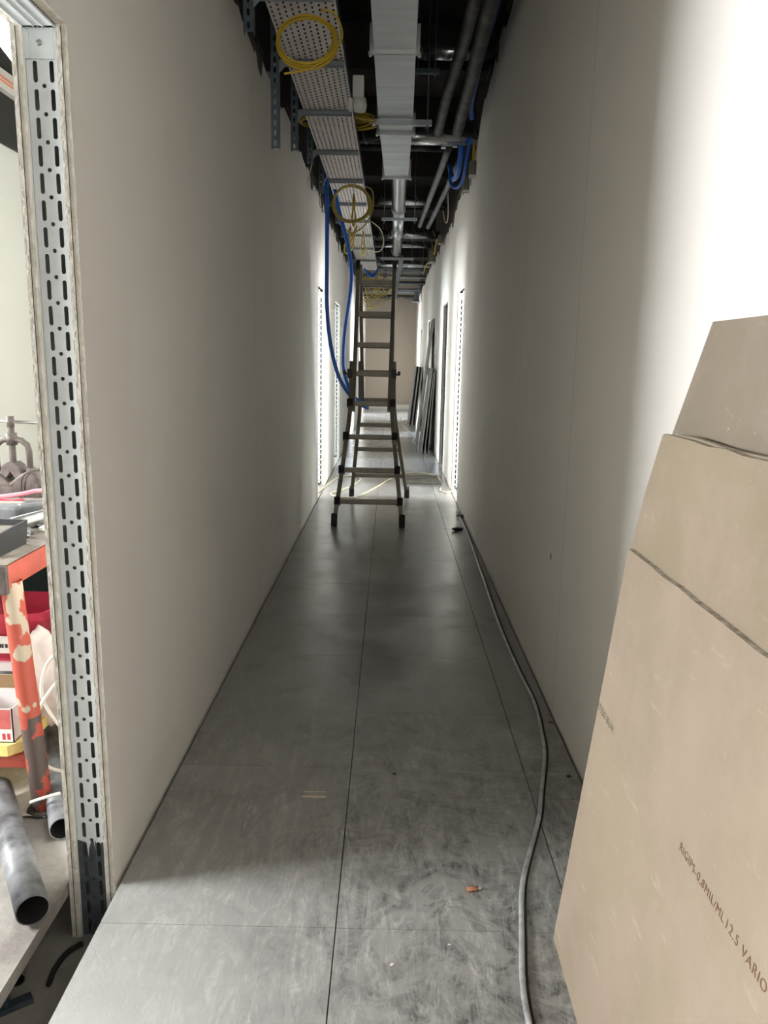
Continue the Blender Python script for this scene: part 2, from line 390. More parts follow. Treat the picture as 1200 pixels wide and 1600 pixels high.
# slab above
g = G(); g.box(-3.3, 3.8, -3, YEND+0.3, 3.95, 4.1)
for yb in (4.9, 6.6, 8.3, 10.2, 12.4, 15, 18): g.box(-0.84, 0.81, yb, yb+0.22, 3.62, 3.96)
struct(g.build('ceiling', M['slab'], origin=(0, 0, 0)))

# left wall: corridor leaf with ragged top, cavity, room leaf to the slab
def ragged(y0, y1, base, q, step=0.16, amp=0.05):
    pts = []; yy = y0
    while yy < y1:
        h = base(yy)+q.uniform(-amp, amp)
        pts.append((yy, h)); yy += step*q.uniform(0.4, 1.4)
    pts.append((y1, base(y1))); return pts
def interp(tab):
    def f(y):
        if y <= tab[0][0]: return tab[0][1]
        for (a, va), (b_, vb) in zip(tab, tab[1:]):
            if y <= b_: return va+(vb-va)*(y-a)/(b_-a)
        return tab[-1][1]
    return f
ltop = interp([(3, 2.86), (4.2, 2.93), (5.1, 2.96), (6.3, 2.92), (8, 2.89), (9.5, 2.87), (11, 2.86), (13, 2.90), (22, 2.95)])
rtop = interp([(3, 3.55), (5.1, 3.52), (6.2, 3.42), (6.8, 3.2), (7.4, 3.0), (8.4, 3.06), (9.0, 3.0), (10.2, 2.95), (13, 3.02), (18, 2.98), (22, 2.93)])
def leaf(g, x0, x1, y0, y1, z0, top, q, openings):
    """one board leaf in the YZ plane with door openings"""
    cuts = sorted(openings); cur = y0; segs = []
    for a, b_ in cuts:
        segs.append((cur, a, z0)); segs.append((a, b_, DH)); cur = b_
    segs.append((cur, y1, z0))
    for a, b_, z in segs:
        tp = ragged(a, b_, top, q) if q else [(a, top(a)), (b_, top(b_))]
        tp = sorted(set(tp)); poly = [(a, z)]+[(b_, z)]+list(reversed(tp))
        g.prism(poly, x0, x1, 'x', 0, side=1)
q = random.Random(3)
OPN = (0.55, 1.83)
g = G(); leaf(g, XL, XL-0.025, -3, YEND, -0.165, ltop, q, [OPN, L1, L2, L4])
wl = struct(g.build('wall_left', [M['wall_l'], M['gypsum']], origin=(XL, 0, 0)), 'pale painted plasterboard wall along the left of the corridor')
g = G(); leaf(g, -0.838, -0.813, -3, YEND, -0.165, lambda y: 3.95, None, [OPN, L1, L2, L4])
struct(g.build('wall_left', [M['wall'], M['gypsum']], origin=(-0.838, 0, 0)), 'room side board leaf of the left wall')
# hairline crack between the two board layers on the cut ends
g = G()
for x0 in (-0.8265, -0.7275): g.box(x0, x0+0.0012, 1.8285, 1.8300, -0.16, 2.09)
struct(g.build('trim_1', M['darkink'], origin=(-0.78, 1.83, 0)))
q = random.Random(5)
g = G(); leaf(g, XR, XR+0.025, -3, YEND, -0.165, rtop, q, [R1, R2, R3, R4])
wr = struct(g.build('wall_right', [M['wall_r'], M['gypsum']], origin=(XR, 0, 0)), 'pale painted plasterboard wall along the right of the corridor')
g = G(); leaf(g, XR+0.10, XR+0.125, -3, YEND, -0.165, lambda y: 3.95, None, [R1, R2, R3, R4])
struct(g.build('wall_right', [M['wall'], M['gypsum']], origin=(XR+0.125, 0, 0)), 'room side board leaf of the right wall')
g = G(); g.box(-3.3, 3.8, YEND, YEND+0.12, -0.3, 3.95)
struct(g.build('wall_back', M['wall_end'], origin=(0, YEND, 0)), 'beige end wall of the corridor')
g = G(); g.box(-0.8125, -0.806, -3, YEND, 2.55, 3.95); struct(g.build('added_void_strip_left', M['void_strip'], origin=(-0.81, 5, 2.6)), 'dark board strip added to darken the void behind the left wall head')
g = G(); g.box(XR+0.092, XR+0.0995, -3, YEND, 2.55, 3.95); struct(g.build('added_void_strip_right', M['void_strip'], origin=(XR+.095, 5, 2.6)), 'dark board strip added to darken the void behind the right wall head')
# outer walls of the side rooms with window openings
def outer(x0, x1, wins, name):
    g = G(); cur = -3
    for a, b_, z0, z1 in sorted(wins):
        g.box(x0, x1, cur, a, -0.3, 3.95); g.box(x0, x1, a, b_, -0.3, z0); g.box(x0, x1, a, b_, z1, 3.95); cur = b_
    g.box(x0, x1, cur, YEND, -0.3, 3.95)
    struct(g.build(name, M['wall'], origin=(x0, 0, 0)))
lw = [(1.1, 2.1, 0.5, 2.45), (2.9, 4.3, 1.25, 2.55), (7.2, 8.35, 0.5, 2.5), (10.1, 11.5, 0.5, 2.5), (18.2, 20.2, 0.5, 2.5)]
rw = [(6.1, 7.7, 0.5, 2.5), (8.15, 9.05, 0.5, 2.5), (13.8, 16.2, 0.5, 2.5), (17.7, 19.5, 0.5, 2.5)]
outer(-3.2, -3.1, lw, 'wall_left'); outer(3.5, 3.6, rw, 'wall_right')
k = 1
for side, wins in ((-3.15, lw), (3.55, rw)):
    for a, b_, z0, z1 in wins:
        g = G(); t = 0.05
        g.box(side-.03, side+.03, a, a+t, z0, z1); g.box(side-.03, side+.03, b_-t, b_, z0, z1)
        g.box(side-.03, side+.03, a+t, b_-t, z0, z0+t); g.box(side-.03, side+.03, a+t, b_-t, z1-t, z1)
        struct(g.build('window_%d' % k, M['whiteplastic'], origin=(side, a, z0))); k += 1
# cross partitions between side rooms
g = G()
for yy in (7.1, 9.2, 12.3, 17): g.box(-3.1, -0.838, yy, yy+0.1, 0, 3.95)
struct(g.build('wall_left', M['wall'], origin=(-3.1, 9, 0)), 'partition between rooms on the left')
g = G()
for yy in (5.6, 9.15, 12.5, 17.5): g.box(XR+.125, 3.5, yy, yy+0.1, 0, 3.95)
struct(g.build('wall_right', M['wall'], origin=(3.5, 9, 0)), 'partition between rooms on the right')
g = G(); g.box(-3.3, 3.8, -3.1, -3.0, -0.3, 3.95)
struct(g.build('wall_front', M['wall'], origin=(0, -3.05, 0)))
# skirting piece on the end wall
g = G(); g.box(XL+.01, XR-.01, YEND-0.03, YEND, 0, 0.12)
struct(g.build('baseboard_back', M['whiteplastic'], origin=(0, YEND, 0)))
# smears of dark compound where the boards stop under the slab
def smear(g, x, sgn, y0, y1, top, q, depth=0.22):
    yy = y0
    while yy < y1:
        w = q.uniform(0.12, 0.5); h = q.uniform(0.02, depth); t = top(yy)+0.06
        g.prism([(yy, t), (yy+w, t), (yy+w*q.uniform(0.5, 0.9), t-h), (yy+w*q.uniform(0.2, 0.5), t-h*q.uniform(0.7, 1.2))], x, x+sgn*0.003, 'x')
        yy += w*q.uniform(0.5, 2.2)
q = random.Random(9)
g = G(); smear(g, XL, 1, 3.0, 13, ltop, q, 0.16)
struct(g.build('trim_2', M['ragged'], origin=(XL, 5, 2.8)), 'rough grey compound smears along the left wall head')
g = G(); smear(g, XR, -1, 4.5, 13, rtop, q, 0.16)
struct(g.build('trim_3', M['ragged'], origin=(XR, 5, 2.8)), 'rough grey compound smears along the right wall head')
# fixings: two unpainted nail spots on the right wall
g = G(); g.box(XR-0.0015, XR, 3.118, 3.128, 0.59, 0.615)
struct(g.build('trim_4', M['ragged'], origin=(XR, 3.12, 0.6)))

# ================================================================== STUDS
def paint_reflection(f, h, t):
    """faces below height h (above the stud base) take the dark reflection of the floor void, painted on"""
    f.data.materials.append(M['foot_reflection'])
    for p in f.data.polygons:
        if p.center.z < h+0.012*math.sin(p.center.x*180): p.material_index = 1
def stud(label, xc, yf, z0, z1, facing=-1, w=0.0735, cap=True, group=None, nflange=0.05, foot=0, sw=0.013):
    t = thing('metal_stud', label, 'stud', (xc, yf, z0), group)
    pitch = 0.0578; n = int((z1-z0)/pitch); vs2, tris = holed_cell(w, pitch, [slot_loop(w*0.27, pitch/2, 0.0095, 0.0445), slot_loop(w*0.765, pitch/2, 0.0095, 0.0445), circ_loop(w*0.52, 0.0, 0.0001, 3)][:2])
    # rows alternate slots with a small round hole between them: shift the cell so the hole sits mid cell
    half = slot_loop(w*0.27, 0, 0.0095, 0.0445)
    g = G()
    hole = circ_loop(w*0.52, pitch*0.5, 0.0048)
    cell_l, tl = holed_cell(w*0.40, pitch, [slot_loop(w*0.27, pitch*0.5, sw, 0.0445)])
    cell_m, tm = holed_cell(w*0.24, pitch, [circ_loop(w*0.12, pitch*0.5, 0.0048)])
    cell_r, tr = holed_cell(w*0.36, pitch, [slot_loop(w*0.125, pitch*0.5, sw, 0.0445)])
    x0 = xc-w/2
    def put(cell, tri, dx, dz):
        for k in range(n+1):
            zz = z1-pitch*(k+1)+dz
            if zz < z0-0.001 or zz+pitch > z1+pitch*0.51: continue
            g.add([(x0+dx+a, yf, zz+b_) for a, b_ in cell], tri)
    put(cell_l, tl, 0, 0); put(cell_r, tr, w*0.64, 0); put(cell_m, tm, w*0.40, pitch*0.5)
    f = g.build('slotted_face', M['galv_stud'], t)
    if foot: paint_reflection(f, foot, t)
    f.modifiers.new('thickness', 'SOLIDIFY').thickness = 0.0015
    g = G()
    for s_ in (-1, 1): g.box(xc+s_*w/2-0.0008, xc+s_*w/2+0.0008, min(yf, yf-facing*nflange), max(yf, yf-facing*nflange), z0, z1)
    g.build('side_flange', M['galv_stud'], t)
    if cap:
        g = G(); yo = yf+facing*0.002; zc = z1
        a, b_ = sorted((yo, yo+facing*0.0015))
        g.box(xc-w/2-0.0005, xc+w/2+0.0005, a, b_, zc-0.062, zc+0.0)
        for dx in (-0.026, 0.026): g.box(xc+dx-0.0015, xc+dx+0.0015, a+facing*0.002, b_, zc-0.062, zc)
        c = g.build('head_bracket', M['galv_stud'], t)
        g = G(); g.lathe([(0, 0.0035), (0.003, 0.0035), (0.0062, 0.001), (0.0066, 0)], (xc-0.003, a, zc-0.030), 14, axis=(0, facing, 0))
        g.build('screw', M['steel'], c)
    return t
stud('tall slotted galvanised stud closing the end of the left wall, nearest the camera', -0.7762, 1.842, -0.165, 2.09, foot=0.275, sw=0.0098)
stud('slotted stud on the first left doorway beyond the blue cables', -0.776, L1[1]+0.004, 0.0, 2.08)
stud('slotted stud on the second left doorway, farther than the first', -0.776, L2[1]+0.004, 0.0, 2.08, cap=False)
stud('slotted stud on the first right doorway beside the bright strip', 0.7455, R1[1]+0.004, 0.0, 2.08)
stud('narrow slotted stud on the second right doorway behind the bright strip', 0.7455, R2[1]+0.004, 0.0, 2.08, cap=False)
# head track over the near doorway, seen from below
t = thing('head_track', 'flat galvanised track under the header of the near left doorway', 'metal track', (-0.776, 1.2, 2.0900))
g = G(); g.box(-0.8125, -0.7395, OPN[0], OPN[1], 2.0905, 2.093)
g.build('track_web', M['galv_stud'], t)
g = G()
for dx in (-0.8115, -0.766, -0.7855, -0.7405): g.box(dx-0.001, dx+0.001, OPN[0], OPN[1], 2.0875, 2.0905)
g.build('track_rib', M['galv_stud'], t)
# timber strip beside first right doorway
g = G(); g.box(0.690, 0.703, R1[1]-0.028, R1[1], 0, 2.09)
tag(g.build('timber_lath', mat('pale_timber', (214, 204, 180), 0.8)), 'pale timber lath standing against the first right doorway stud', 'lath')

# ================================================================== CEILING SERVICES
TX0, TX1, TZ = -0.572, -0.268, 2.90
t = thing('cable_tray', 'long perforated steel cable tray under the slab on the left', 'cable tray', ((TX0+TX1)/2, 8, TZ))
g = G(); ncol = 10; cw = (TX1-TX0)/ncol; cl = 0.046
cv, ct = holed_cell(cw, cl, [[(cw*0.5-0.0048, cl*0.22), (cw*0.5+0.0048, cl*0.22), (cw*0.5+0.0048, cl*0.78), (cw*0.5-0.0048, cl*0.78)]])
yy = 3.3; row = 0
while yy < 13.9:
    for c in range(ncol): g.add([(TX0+c*cw+a, yy+b_+(cl*0.5 if c % 2 else 0), TZ) for a, b_ in cv], ct)
    yy += cl
g.build('perforated_bottom', M['tray'], t).modifiers.new('thickness', 'SOLIDIFY').thickness = 0.0015
g = G()
for x in (TX0, TX1): g.box(x-0.001, x+0.001, 3.3, 13.9, TZ, TZ+0.06)
g.build('side_rail', M['galv_dark'], t)
# data cables lying in the tray
g = G(); q = random.Random(4)
for i in range(4):
    x = TX0+0.15+i*0.03
    g.tube([(x+q.uniform(-.008, .008), 3.3+j*0.9, TZ+0.012+q.uniform(0, .006)) for j in range(12)], 0.007, 6)
tag(g.build('cable_bundle', M['black']), 'dark cables lying along inside the perforated tray', 'cables', kind='stuff')

def bracket(loc_y, drop, labelled):
    t = thing('tray_bracket', labelled, 'bracket', (-0.64, loc_y, 2.48), 'cantilever brackets carrying the cable tray')
    g = G(); z0 = 2.9-drop; xs = -0.628
    w = 0.041; pit = 0.05; cv, ct = holed_cell(w, pit, [slot_loop(w/2, pit/2, 0.012, 0.028)])
    zz = z0
    while zz < 3.9: g.add([(xs-w/2+a, loc_y, zz+b_) for a, b_ in cv], ct); zz += pit
    top = zz
    for s_ in (-1, 1): g.box(xs+s_*w/2-0.001, xs+s_*w/2+0.001, loc_y, loc_y+0.041, z0, top)
    g.build('strut_channel', M['galv_dark'], t)
    g = G(); g.box(-0.605, TX1-0.004, loc_y, loc_y+0.002, 2.872, 2.896); g.box(-0.605, TX1-0.004, loc_y, loc_y+0.038, 2.893, 2.897)
    g.box(-0.605, TX1-0.004, loc_y+0.036, loc_y+0.038, 2.872, 2.896)
    g.prism([(-0.605, 2.83), (-0.605, 2.897), (-0.54, 2.897)], loc_y-0.002, loc_y, 'y')
    g.build('cantilever_arm', M['armgalv'], t)
    g = G(); g.lathe([(0, .006), (.009, .006), (.009, 0)], (-0.628, loc_y, 2.87), 6, axis=(0, -1, 0)); g.build('bolt', M['steel'], t)
    return t
words = ['second', 'third', 'fourth', 'fifth', 'sixth', 'seventh', 'eighth', 'ninth', 'tenth']
bracket(3.58, 0.16, 'nearest steel bracket under the tray with short strut at top left edge')
for i, (yb, dr) in enumerate([(4.335, 0.43), (5.15, 0.24), (6.09, 0.10), (7.03, 0.12), (8.04, 0.05), (9.0, 0.05), (10.0, 0.05), (11.2, 0.05), (12.5, 0.05)]):
    bracket(yb, dr, ('steel bracket with the longest hanging slotted strut, below the upper yellow coil' if i == 0 else 'steel cantilever bracket under the cable tray, %s from the camera' % words[i]))

# rectangular duct
t = thing('rectangular_duct', 'square galvanised air duct running along the corridor centre', 'duct', (0, 5.5, 3.0))
secs = [(3.2, -0.126, 0.086), (4.48, -0.123, 0.100), (5.75, -0.118, 0.119), (7.37, -0.089, 0.123)]
def cx(y):
    for (a, l0, r0), (b_, l1, r1) in zip(secs, secs[1:]):
        if y <= b_+1e-6: k = (y-a)/(b_-a); return l0+(l1-l0)*k, r0+(r1-r0)*k
    return secs[-1][1:]
for (a, l0, r0), (b_, l1, r1) in zip(secs, secs[1:]):
    g = G(); m = 6
    ys = [a+(b_-a)*i/m for i in range(m+1)]
    for y0, y1 in zip(ys, ys[1:]):
        e0, e1 = cx(y0), cx(y1); zc = 2.9988
        vs = [(e0[0], y0, 3.0), (e0[1], y0, 3.0), (e1[1], y1, 3.0), (e1[0], y1, 3.0), (e0[0], y0, 3.125), (e0[1], y0, 3.125), (e1[1], y1, 3.125), (e1[0], y1, 3.125),]
        ymid = (y0+y1)/2; em = cx(ymid)
        vs += [(em[0]+.001, ymid, zc), (em[1]-.001, ymid, zc)]
        g.add(vs, [(0, 1, 9, 8), (8, 9, 2, 3), (4, 7, 6, 5), (0, 3, 7, 4), (1, 5, 6, 2)])
    g.build('duct_section', M['duct'], t)
for yf in (4.48, 5.98, 7.37):
    l, r_ = cx(yf); g = G()
    for dy in (-0.012, 0.006):
        g.box(l-0.022, r_+0.022, yf+dy, yf+dy+0.008, 2.978, 3.0); g.box(l-0.022, l, yf+dy, yf+dy+0.008, 3.0, 3.147); g.box(r_, r_+0.022, yf+dy, yf+dy+0.008, 3.0, 3.147)
        g.box(l-0.022, r_+0.022, yf+dy, yf+dy+0.008, 3.125, 3.147)
    for sx in (l-0.02, r_+0.02): g.lathe([(0, .008), (.010, .008), (.010, -.03), (0, -.03)], (sx, yf, 2.984), 8, axis=(0, -1, 0))
    g.build('flange', M['duct'], t)
g = G(); g.box(cx(7.38)[0], cx(7.38)[1], 7.37, 7.385, 3.0, 3.165); g.build('end_plate', M['duct'], t)
# hanger channels with rods
def hanger(y, x0, x1, z, label, rods=True, h=0.03, m='galv'):
    t = thing('hanger_rail', label, 'hanger', ((x0+x1)/2, y, z), 'threaded rod hangers under the slab')
    g = G(); g.box(x0, x1, y-0.015, y+0.015, z, z+0.004); g.box(x0, x1, y-0.016, y-0.013, z, z+h); g.box(x0, x1, y+0.013, y+0.016, z, z+h)
    g.build('rail', M[m], t)
    if rods:
        for x in (x0+0.03, x1-0.03):
            g = G(); g.tube([(x, y, z-0.035), (x, y, 3.93)], 0.005, 8); rd = g.build('threaded_rod', M['galv_dark'], t)
            g = G(); g.lathe([(0, 0), (.011, 0), (.011, .010), (0, .010)], (x, y, z-0.012), 6); g.build('nut', M['steel'], rd)
    return t
hanger(5.66, -0.158, 0.246, 2.955, 'wide bright hanger rail crossing below the square duct', h=0.035)
hanger(9.35, -0.14, 0.27, 2.955, 'hanger rail across the corrugated round duct')
hanger(12.8, -0.2, 0.33, 2.94, 'hanger rail at the far end of the round duct above the ladder')
hanger(13.95, -0.2, 0.55, 2.86, 'hanger rail beyond the round duct, just above the ladder top')
hanger(17.6, -0.1, 0.62, 2.86, 'lowest bright hanger rail before the end wall')
hanger(4.7, 0.16, 0.42, 3.42, 'thin dark hanger rail right of the square duct, nearest the camera', m='galv_dark')
hanger(5.9, 0.12, 0.30, 3.36, 'short dark hanger rail right of the square duct, below the other', m='galv_dark')

# round longitudinal duct, corrugated then smooth
t = thing('round_duct', 'round corrugated duct continuing the square duct toward the ladder', 'duct', (0.04, 10, 3.0))
g = G(); pts = []; rr = []; y = 7.385
while y < 9.3:
    pts.append((0.040+(y-7.4)*0.006, y, 3.085)); rr.append(0.073+(0.0045 if len(pts) % 2 else 0)); y += 0.022
g.tube(pts, rr, 24); g.build('corrugated_section', M['flex'], t)
g = G(); g.tube([(0.052, 9.3, 3.075), (0.06, 12.85, 3.075)], 0.074, 24)
g.build('smooth_section', M['flex'], t)
for y in (9.3, 11, 12.84):
    g = G(); g.tube([(0.052, y-.02, 3.075), (0.052, y+.02, 3.075)], 0.080, 24); g.build('collar', M['duct'], t)
g = G(); g.tube(spline([(0.13, 12.9, 2.99), (0.12, 13.6, 2.9), (0.06, 14.2, 2.66), (0.05, 14.6, 2.5)]), 0.042, 12)
tag(g.build('drop_pipe', M['foilpipe']), 'thin grey pipe dropping behind the ladder top', 'pipe')

def spiral(label, y, z, x0, x1, r, pitch=0.135):
    t = thing('spiral_duct', label, 'duct', ((x0+x1)/2, y, z-r), 'spiral ducts crossing the corridor')
    g = G(); g.tube([(x0, y, z), (x1, y, z)], r, 28); g.build('pipe_body', M['flex'], t)
    g = G(); pts = []; n = int((x1-x0)/pitch*20)
    for i in range(n+1):
        a = 2*PI*i/20; pts.append((x0+pitch*i/20, y+math.cos(a)*r, z+math.sin(a)*r))
    g.tube(pts, 0.0028, 5); g.build('spiral_seam', M['steel'], t)
    return t
spiral('bright spiral duct crossing behind the square duct, lowest and nearest', 6.91, 3.215, -0.34, XR, 0.064)
spiral('spiral duct crossing higher, behind and above the nearest one', 5.95, 3.52, 0.10, XR, 0.055)
spiral('spiral duct crossing beneath the corrugated round duct', 12.1, 3.22, -0.27, XR, 0.060)
spiral('short spiral duct crossing high beside the corrugated round duct', 9.6, 3.22, -0.2, 0.36, 0.05)
spiral('far spiral duct crossing above the ladder top', 14.6, 3.08, -0.22, XR, 0.055)
spiral('darker far spiral duct between the round duct and ladder', 13.3, 3.24, -0.5, XR+0.01, 0.05)

def run(name, label, pts, r, m, cat='pipe', group=None, n=12):
    g = G(); g.tube(spline(pts, 5), r, n); return tag(g.build(name, M[m]), label, cat, group)
run('insulated_pipe', 'dark insulated pipe at upper right, closer to the square duct', [(0.40, 3.6, 3.3), (0.40, 4.7, 3.24), (0.36, 5.8, 3.22), (0.345, 6.7, 3.2)], 0.04, 'insul')
run('insulated_pipe', 'dark insulated pipe at upper right, closer to the wall', [(0.49, 3.6, 3.3), (0.485, 4.7, 3.22), (0.49, 5.7, 3.2), (0.50, 6.7, 3.2)], 0.045, 'insul')
run('wrapped_pipe', 'pale tape-wrapped pipe slanting away, left of its pair', [(0.47, 7.3, 3.22), (0.44, 8.2, 3.2), (0.40, 9.6, 3.2), (0.36, 11.2, 3.2)], 0.032, 'foilpipe')
run('wrapped_pipe', 'pale tape-wrapped pipe slanting away, right of its pair', [(0.60, 7.7, 3.2), (0.57, 8.6, 3.2), (0.52, 10.1, 3.2), (0.48, 11.3, 3.2)], 0.032, 'foilpipe')
t = thing('pipe_valve', 'small red and white valve on the left wrapped pipe end', 'valve', (0.45, 7.2, 3.22))
g = G(); g.box(0.40, 0.44, 7.18, 7.22, 3.20, 3.26); g.box(0.43, 0.51, 7.19, 7.21, 3.22, 3.25); g.box(0.50, 0.54, 7.18, 7.22, 3.21, 3.27); g.build('valve_body', M['whiteplastic'], t)
g = G(); g.tube([(0.42, 7.19, 3.285), (0.52, 7.19, 3.29)], 0.010, 8); g.build('handle', M['red'], t)
for i, (x, y, z, r) in enumerate([(0.62, 4.4, 3.45, .022), (0.60, 4.9, 3.35, .02), (0.58, 5.5, 3.3, .018)]):
    pass
run('blue_cable', 'dark blue cable run along the top of the right wall', [(0.58, 4.2, 3.62), (0.575, 4.9, 3.45), (0.55, 5.5, 3.34), (0.565, 6.3, 3.3), (0.60, 6.6, 3.28)], 0.022, 'blue', 'cable')
# blue loops hanging behind the first spiral duct
for i, (lab, pts, r) in enumerate([
    ('blue cable drooping below the near spiral duct, farthest right', [(0.62, 6.85, 3.2), (0.60, 6.95, 3.04), (0.59, 7.1, 2.93), (0.55, 7.2, 2.88), (0.50, 7.3, 2.93), (0.50, 7.5, 3.1)], .013),
    ('thick blue cable bundle drooping beside the wrapped pipe', [(0.55, 6.9, 3.2), (0.555, 7.0, 3.08), (0.545, 7.15, 2.98), (0.52, 7.4, 3.0), (0.52, 7.8, 3.2)], .024)]):
    run('blue_cable', lab, pts, r, 'blue', 'cable', 'blue cables hanging by the right wall')
run('yellow_cable', 'short yellow cable hanging by the right wall above grey boxes', [(0.655, 6.9, 3.2), (0.66, 6.95, 3.08), (0.655, 7.0, 2.98)], 0.011, 'yellow', 'cable')
for x, y, z, lab in ((0.655, 6.95, 2.91, 'upper grey metal box on the right wall head below the yellow cable'), (0.655, 7.5, 2.90, 'lower grey metal box on the right wall head, next to the other'), (0.655, 11.4, 2.98, 'grey box on the right wall head beside the far spiral duct')):
    t = thing('junction_box', lab, 'box', (x, y, z))
    g = G(); g.box(x-.028, x+.028, y-.03, y+.03, z, z+.13); g.build('box_body', M['box'], t, bevel=.003)
    g = G(); g.box(x-.03, x+.03, y-.034, y-.03, z+.0, z+.018); g.build('lid_lip', M['whiteplastic'], t)
# white sensor box right of the tray
t = thing('junction_box', 'small white plastic box clipped to the tray side, left of the square duct', 'box', (-0.21, 4.7, 2.76))
g = G(); g.box(-0.245, -0.182, 4.70, 4.75, 2.835, 2.95); g.build('box_body', M['whiteplastic'], t, bevel=.004)
g = G(); g.lathe([(0, 0), (.035, .002), (.042, .03), (.036, .07), (0, .075)], (-0.205, 4.72, 2.765), 10); g.box(-0.268, -0.245, 4.70, 4.74, 2.77, 2.83); g.build('clamp', M['whiteplastic'], t)

# ---- cable coils
def coil(name, label, c, r, ax1, ax2, loops, cr, m, jitter=0.012, seed=0, tails=None, cat='cable coil', group='coiled yellow cables hanging from the tray'):
    q = random.Random(seed); g = G(); a1 = Vector(ax1).normalized(); a2 = Vector(ax2).normalized(); nrm = a1.cross(a2); c = Vector(c)
    pts = []; N = 40
    ph = [q.uniform(0, 6.28) for _ in range(loops)]
    off = [(q.uniform(-jitter, jitter), q.uniform(-jitter, jitter), q.uniform(-jitter, jitter)) for _ in range(loops+1)]
    for l in range(loops):
        for k in range(N):
            a = 2*PI*k/N; t_ = k/N
            o = [off[l][i]*(1-t_)+off[l+1][i]*t_ for i in range(3)]
            rr = r*(1+0.02*math.sin(2*a+ph[l]))+o[2]
            pts.append(c+a1*(math.cos(a)*rr+o[0])+a2*(math.sin(a)*rr+o[1])+nrm*(l*cr*0.7))
    g.tube(pts, cr, 7)
    t = tag(g.build(name, M[m], origin=c), label, cat, group)
    if tails:
        g = G(); g.tube(spline(tails), cr, 7); g.build('loose_end', M[m], t)
    return t
coil('cable_coil', 'bright yellow cable coil hanging under the tray, nearest the camera', (-0.388, 3.62, 2.715), 0.126, (1, 0, 0.0), (0, 0.45, 1), 6, 0.0045, 'yellow', 0.010, 1, [(-0.33, 3.66, 2.86), (-0.27, 3.66, 2.845), (-0.236, 3.64, 2.76), (-0.265, 3.58, 2.67), (-0.36, 3.54, 2.59), (-0.47, 3.52, 2.56)])
coil('cable_coil', 'flat yellow cable coil lying across the tray, poking out both sides', (-0.40, 5.72, 2.975), 0.262, (1, 0, 0), (0, 1, 0.1), 6, 0.006, 'yellow', 0.02, 2)
coil('cable_coil', 'narrow inner yellow coil on the tray beside the spiral duct', (-0.39, 5.72, 3.01), 0.21, (1, 0, 0), (0, 1, 0.1), 6, 0.006, 'yellow', 0.02, 12)
coil('cable_coil', 'dull yellow coil hanging upright under the tray above the ladder', (-0.365, 7.15, 2.715), 0.158, (1, 0, 0), (0, 0.25, 1), 6, 0.006, 'yellow_dull', 0.012, 3, [(-0.25, 7.1, 2.86), (-0.19, 7.12, 2.82), (-0.185, 7.13, 2.68), (-0.25, 7.1, 2.54), (-0.36, 7.1, 2.47), (-0.42, 7.1, 2.5)])
def hank(label, c, w, h, seed, m='yellow_dull', tilt=0.0, loops=6):
    q = random.Random(seed); g = G(); pts = []; c = Vector(c)
    for l in range(loops):
        ww = w*q.uniform(0.8, 1.1); hh = h*q.uniform(0.92, 1.05); dy = q.uniform(-.02, .02)
        for k in range(16):
            a = 2*PI*k/16; x = math.cos(a)*ww/2*(1.0 if math.sin(a) < 0 else 0.45); z = math.sin(a)*hh/2
            pts.append(c+Vector((x+z*tilt, dy, z)))
    g.tube(pts, 0.006, 6)
    t = tag(g.build('cable_hank', M[m], origin=c), label, 'cable hank', 'folded yellow cable hanks below the tray')
    g = G(); g.tube([c+Vector((h*.5*tilt, 0, h*.48)), (max(c.x, TX0+.02), c.y, TZ)], .003, 5); g.build('tie_string', M['cream'], t)
    return t
hank('folded yellow cable hank hanging through the middle of the upright coil', (-0.345, 7.0, 2.64), 0.035, 0.26, 1, 'yellow')
hank('folded yellow hank hanging beside the left wall, left of the other', (-0.44, 7.9, 2.52), 0.06, 0.24, 2, tilt=0.15)
hank('folded yellow hank slanting right, lower end near the blue cable', (-0.395, 7.85, 2.52), 0.05, 0.26, 3, 'yellow', tilt=0.3)
hank('slim folded yellow hank hanging just above the ladder top left', (-0.31, 8.3, 2.55), 0.05, 0.24, 4, 'yellow_dull')
run('blue_cable', 'thick blue cable hanging down the left wall to the ladder, left one', [(-0.60, 7.1, 3.0), (-0.575, 7.0, 2.79), (-0.574, 7.0, 2.26), (-0.572, 7.0, 1.83), (-0.536, 7.0, 1.50), (-0.46, 7.0, 1.223), (-0.33, 7.02, 1.03), (-0.20, 7.08, 0.95)], 0.0175, 'blue', 'cable', None, 14)
run('blue_cable', 'thick blue cable nearer the ladder, bowing toward its left rail', [(-0.56, 7.5, 2.98), (-0.497, 7.4, 2.703), (-0.407, 7.4, 2.371), (-0.38, 7.4, 2.09), (-0.43, 7.4, 1.70), (-0.45, 7.4, 1.45), (-0.435, 7.4, 1.24), (-0.352, 7.3, 1.05), (-0.22, 7.2, 0.97)], 0.0175, 'blue', 'cable', None, 14)
run('white_wire', 'thin white wire loop right of the tray above the round duct', [(-0.25, 9.3, 2.93), (-0.15, 9.4, 2.86), (-0.11, 9.4, 2.72), (-0.16, 9.4, 2.62), (-0.30, 9.3, 2.62), (-0.36, 9.2, 2.7)], 0.005, 'cream', 'wire')
run('white_wire', 'thin white wire from the third bracket down to the left wall', [(-0.56, 6.1, 2.92), (-0.585, 6.1, 2.90), (-0.63, 6.2, 2.80), (-0.665, 6.3, 2.72)], 0.004, 'cream', 'wire')
run('white_wire', 'thin white wire arcing beside the tray under the left wall head', [(-0.54, 6.9, 2.92), (-0.60, 7.0, 2.86), (-0.66, 7.2, 2.74), (-0.62, 7.2, 2.66)], 0.004, 'cream', 'wire')
q = random.Random(21); g = G()
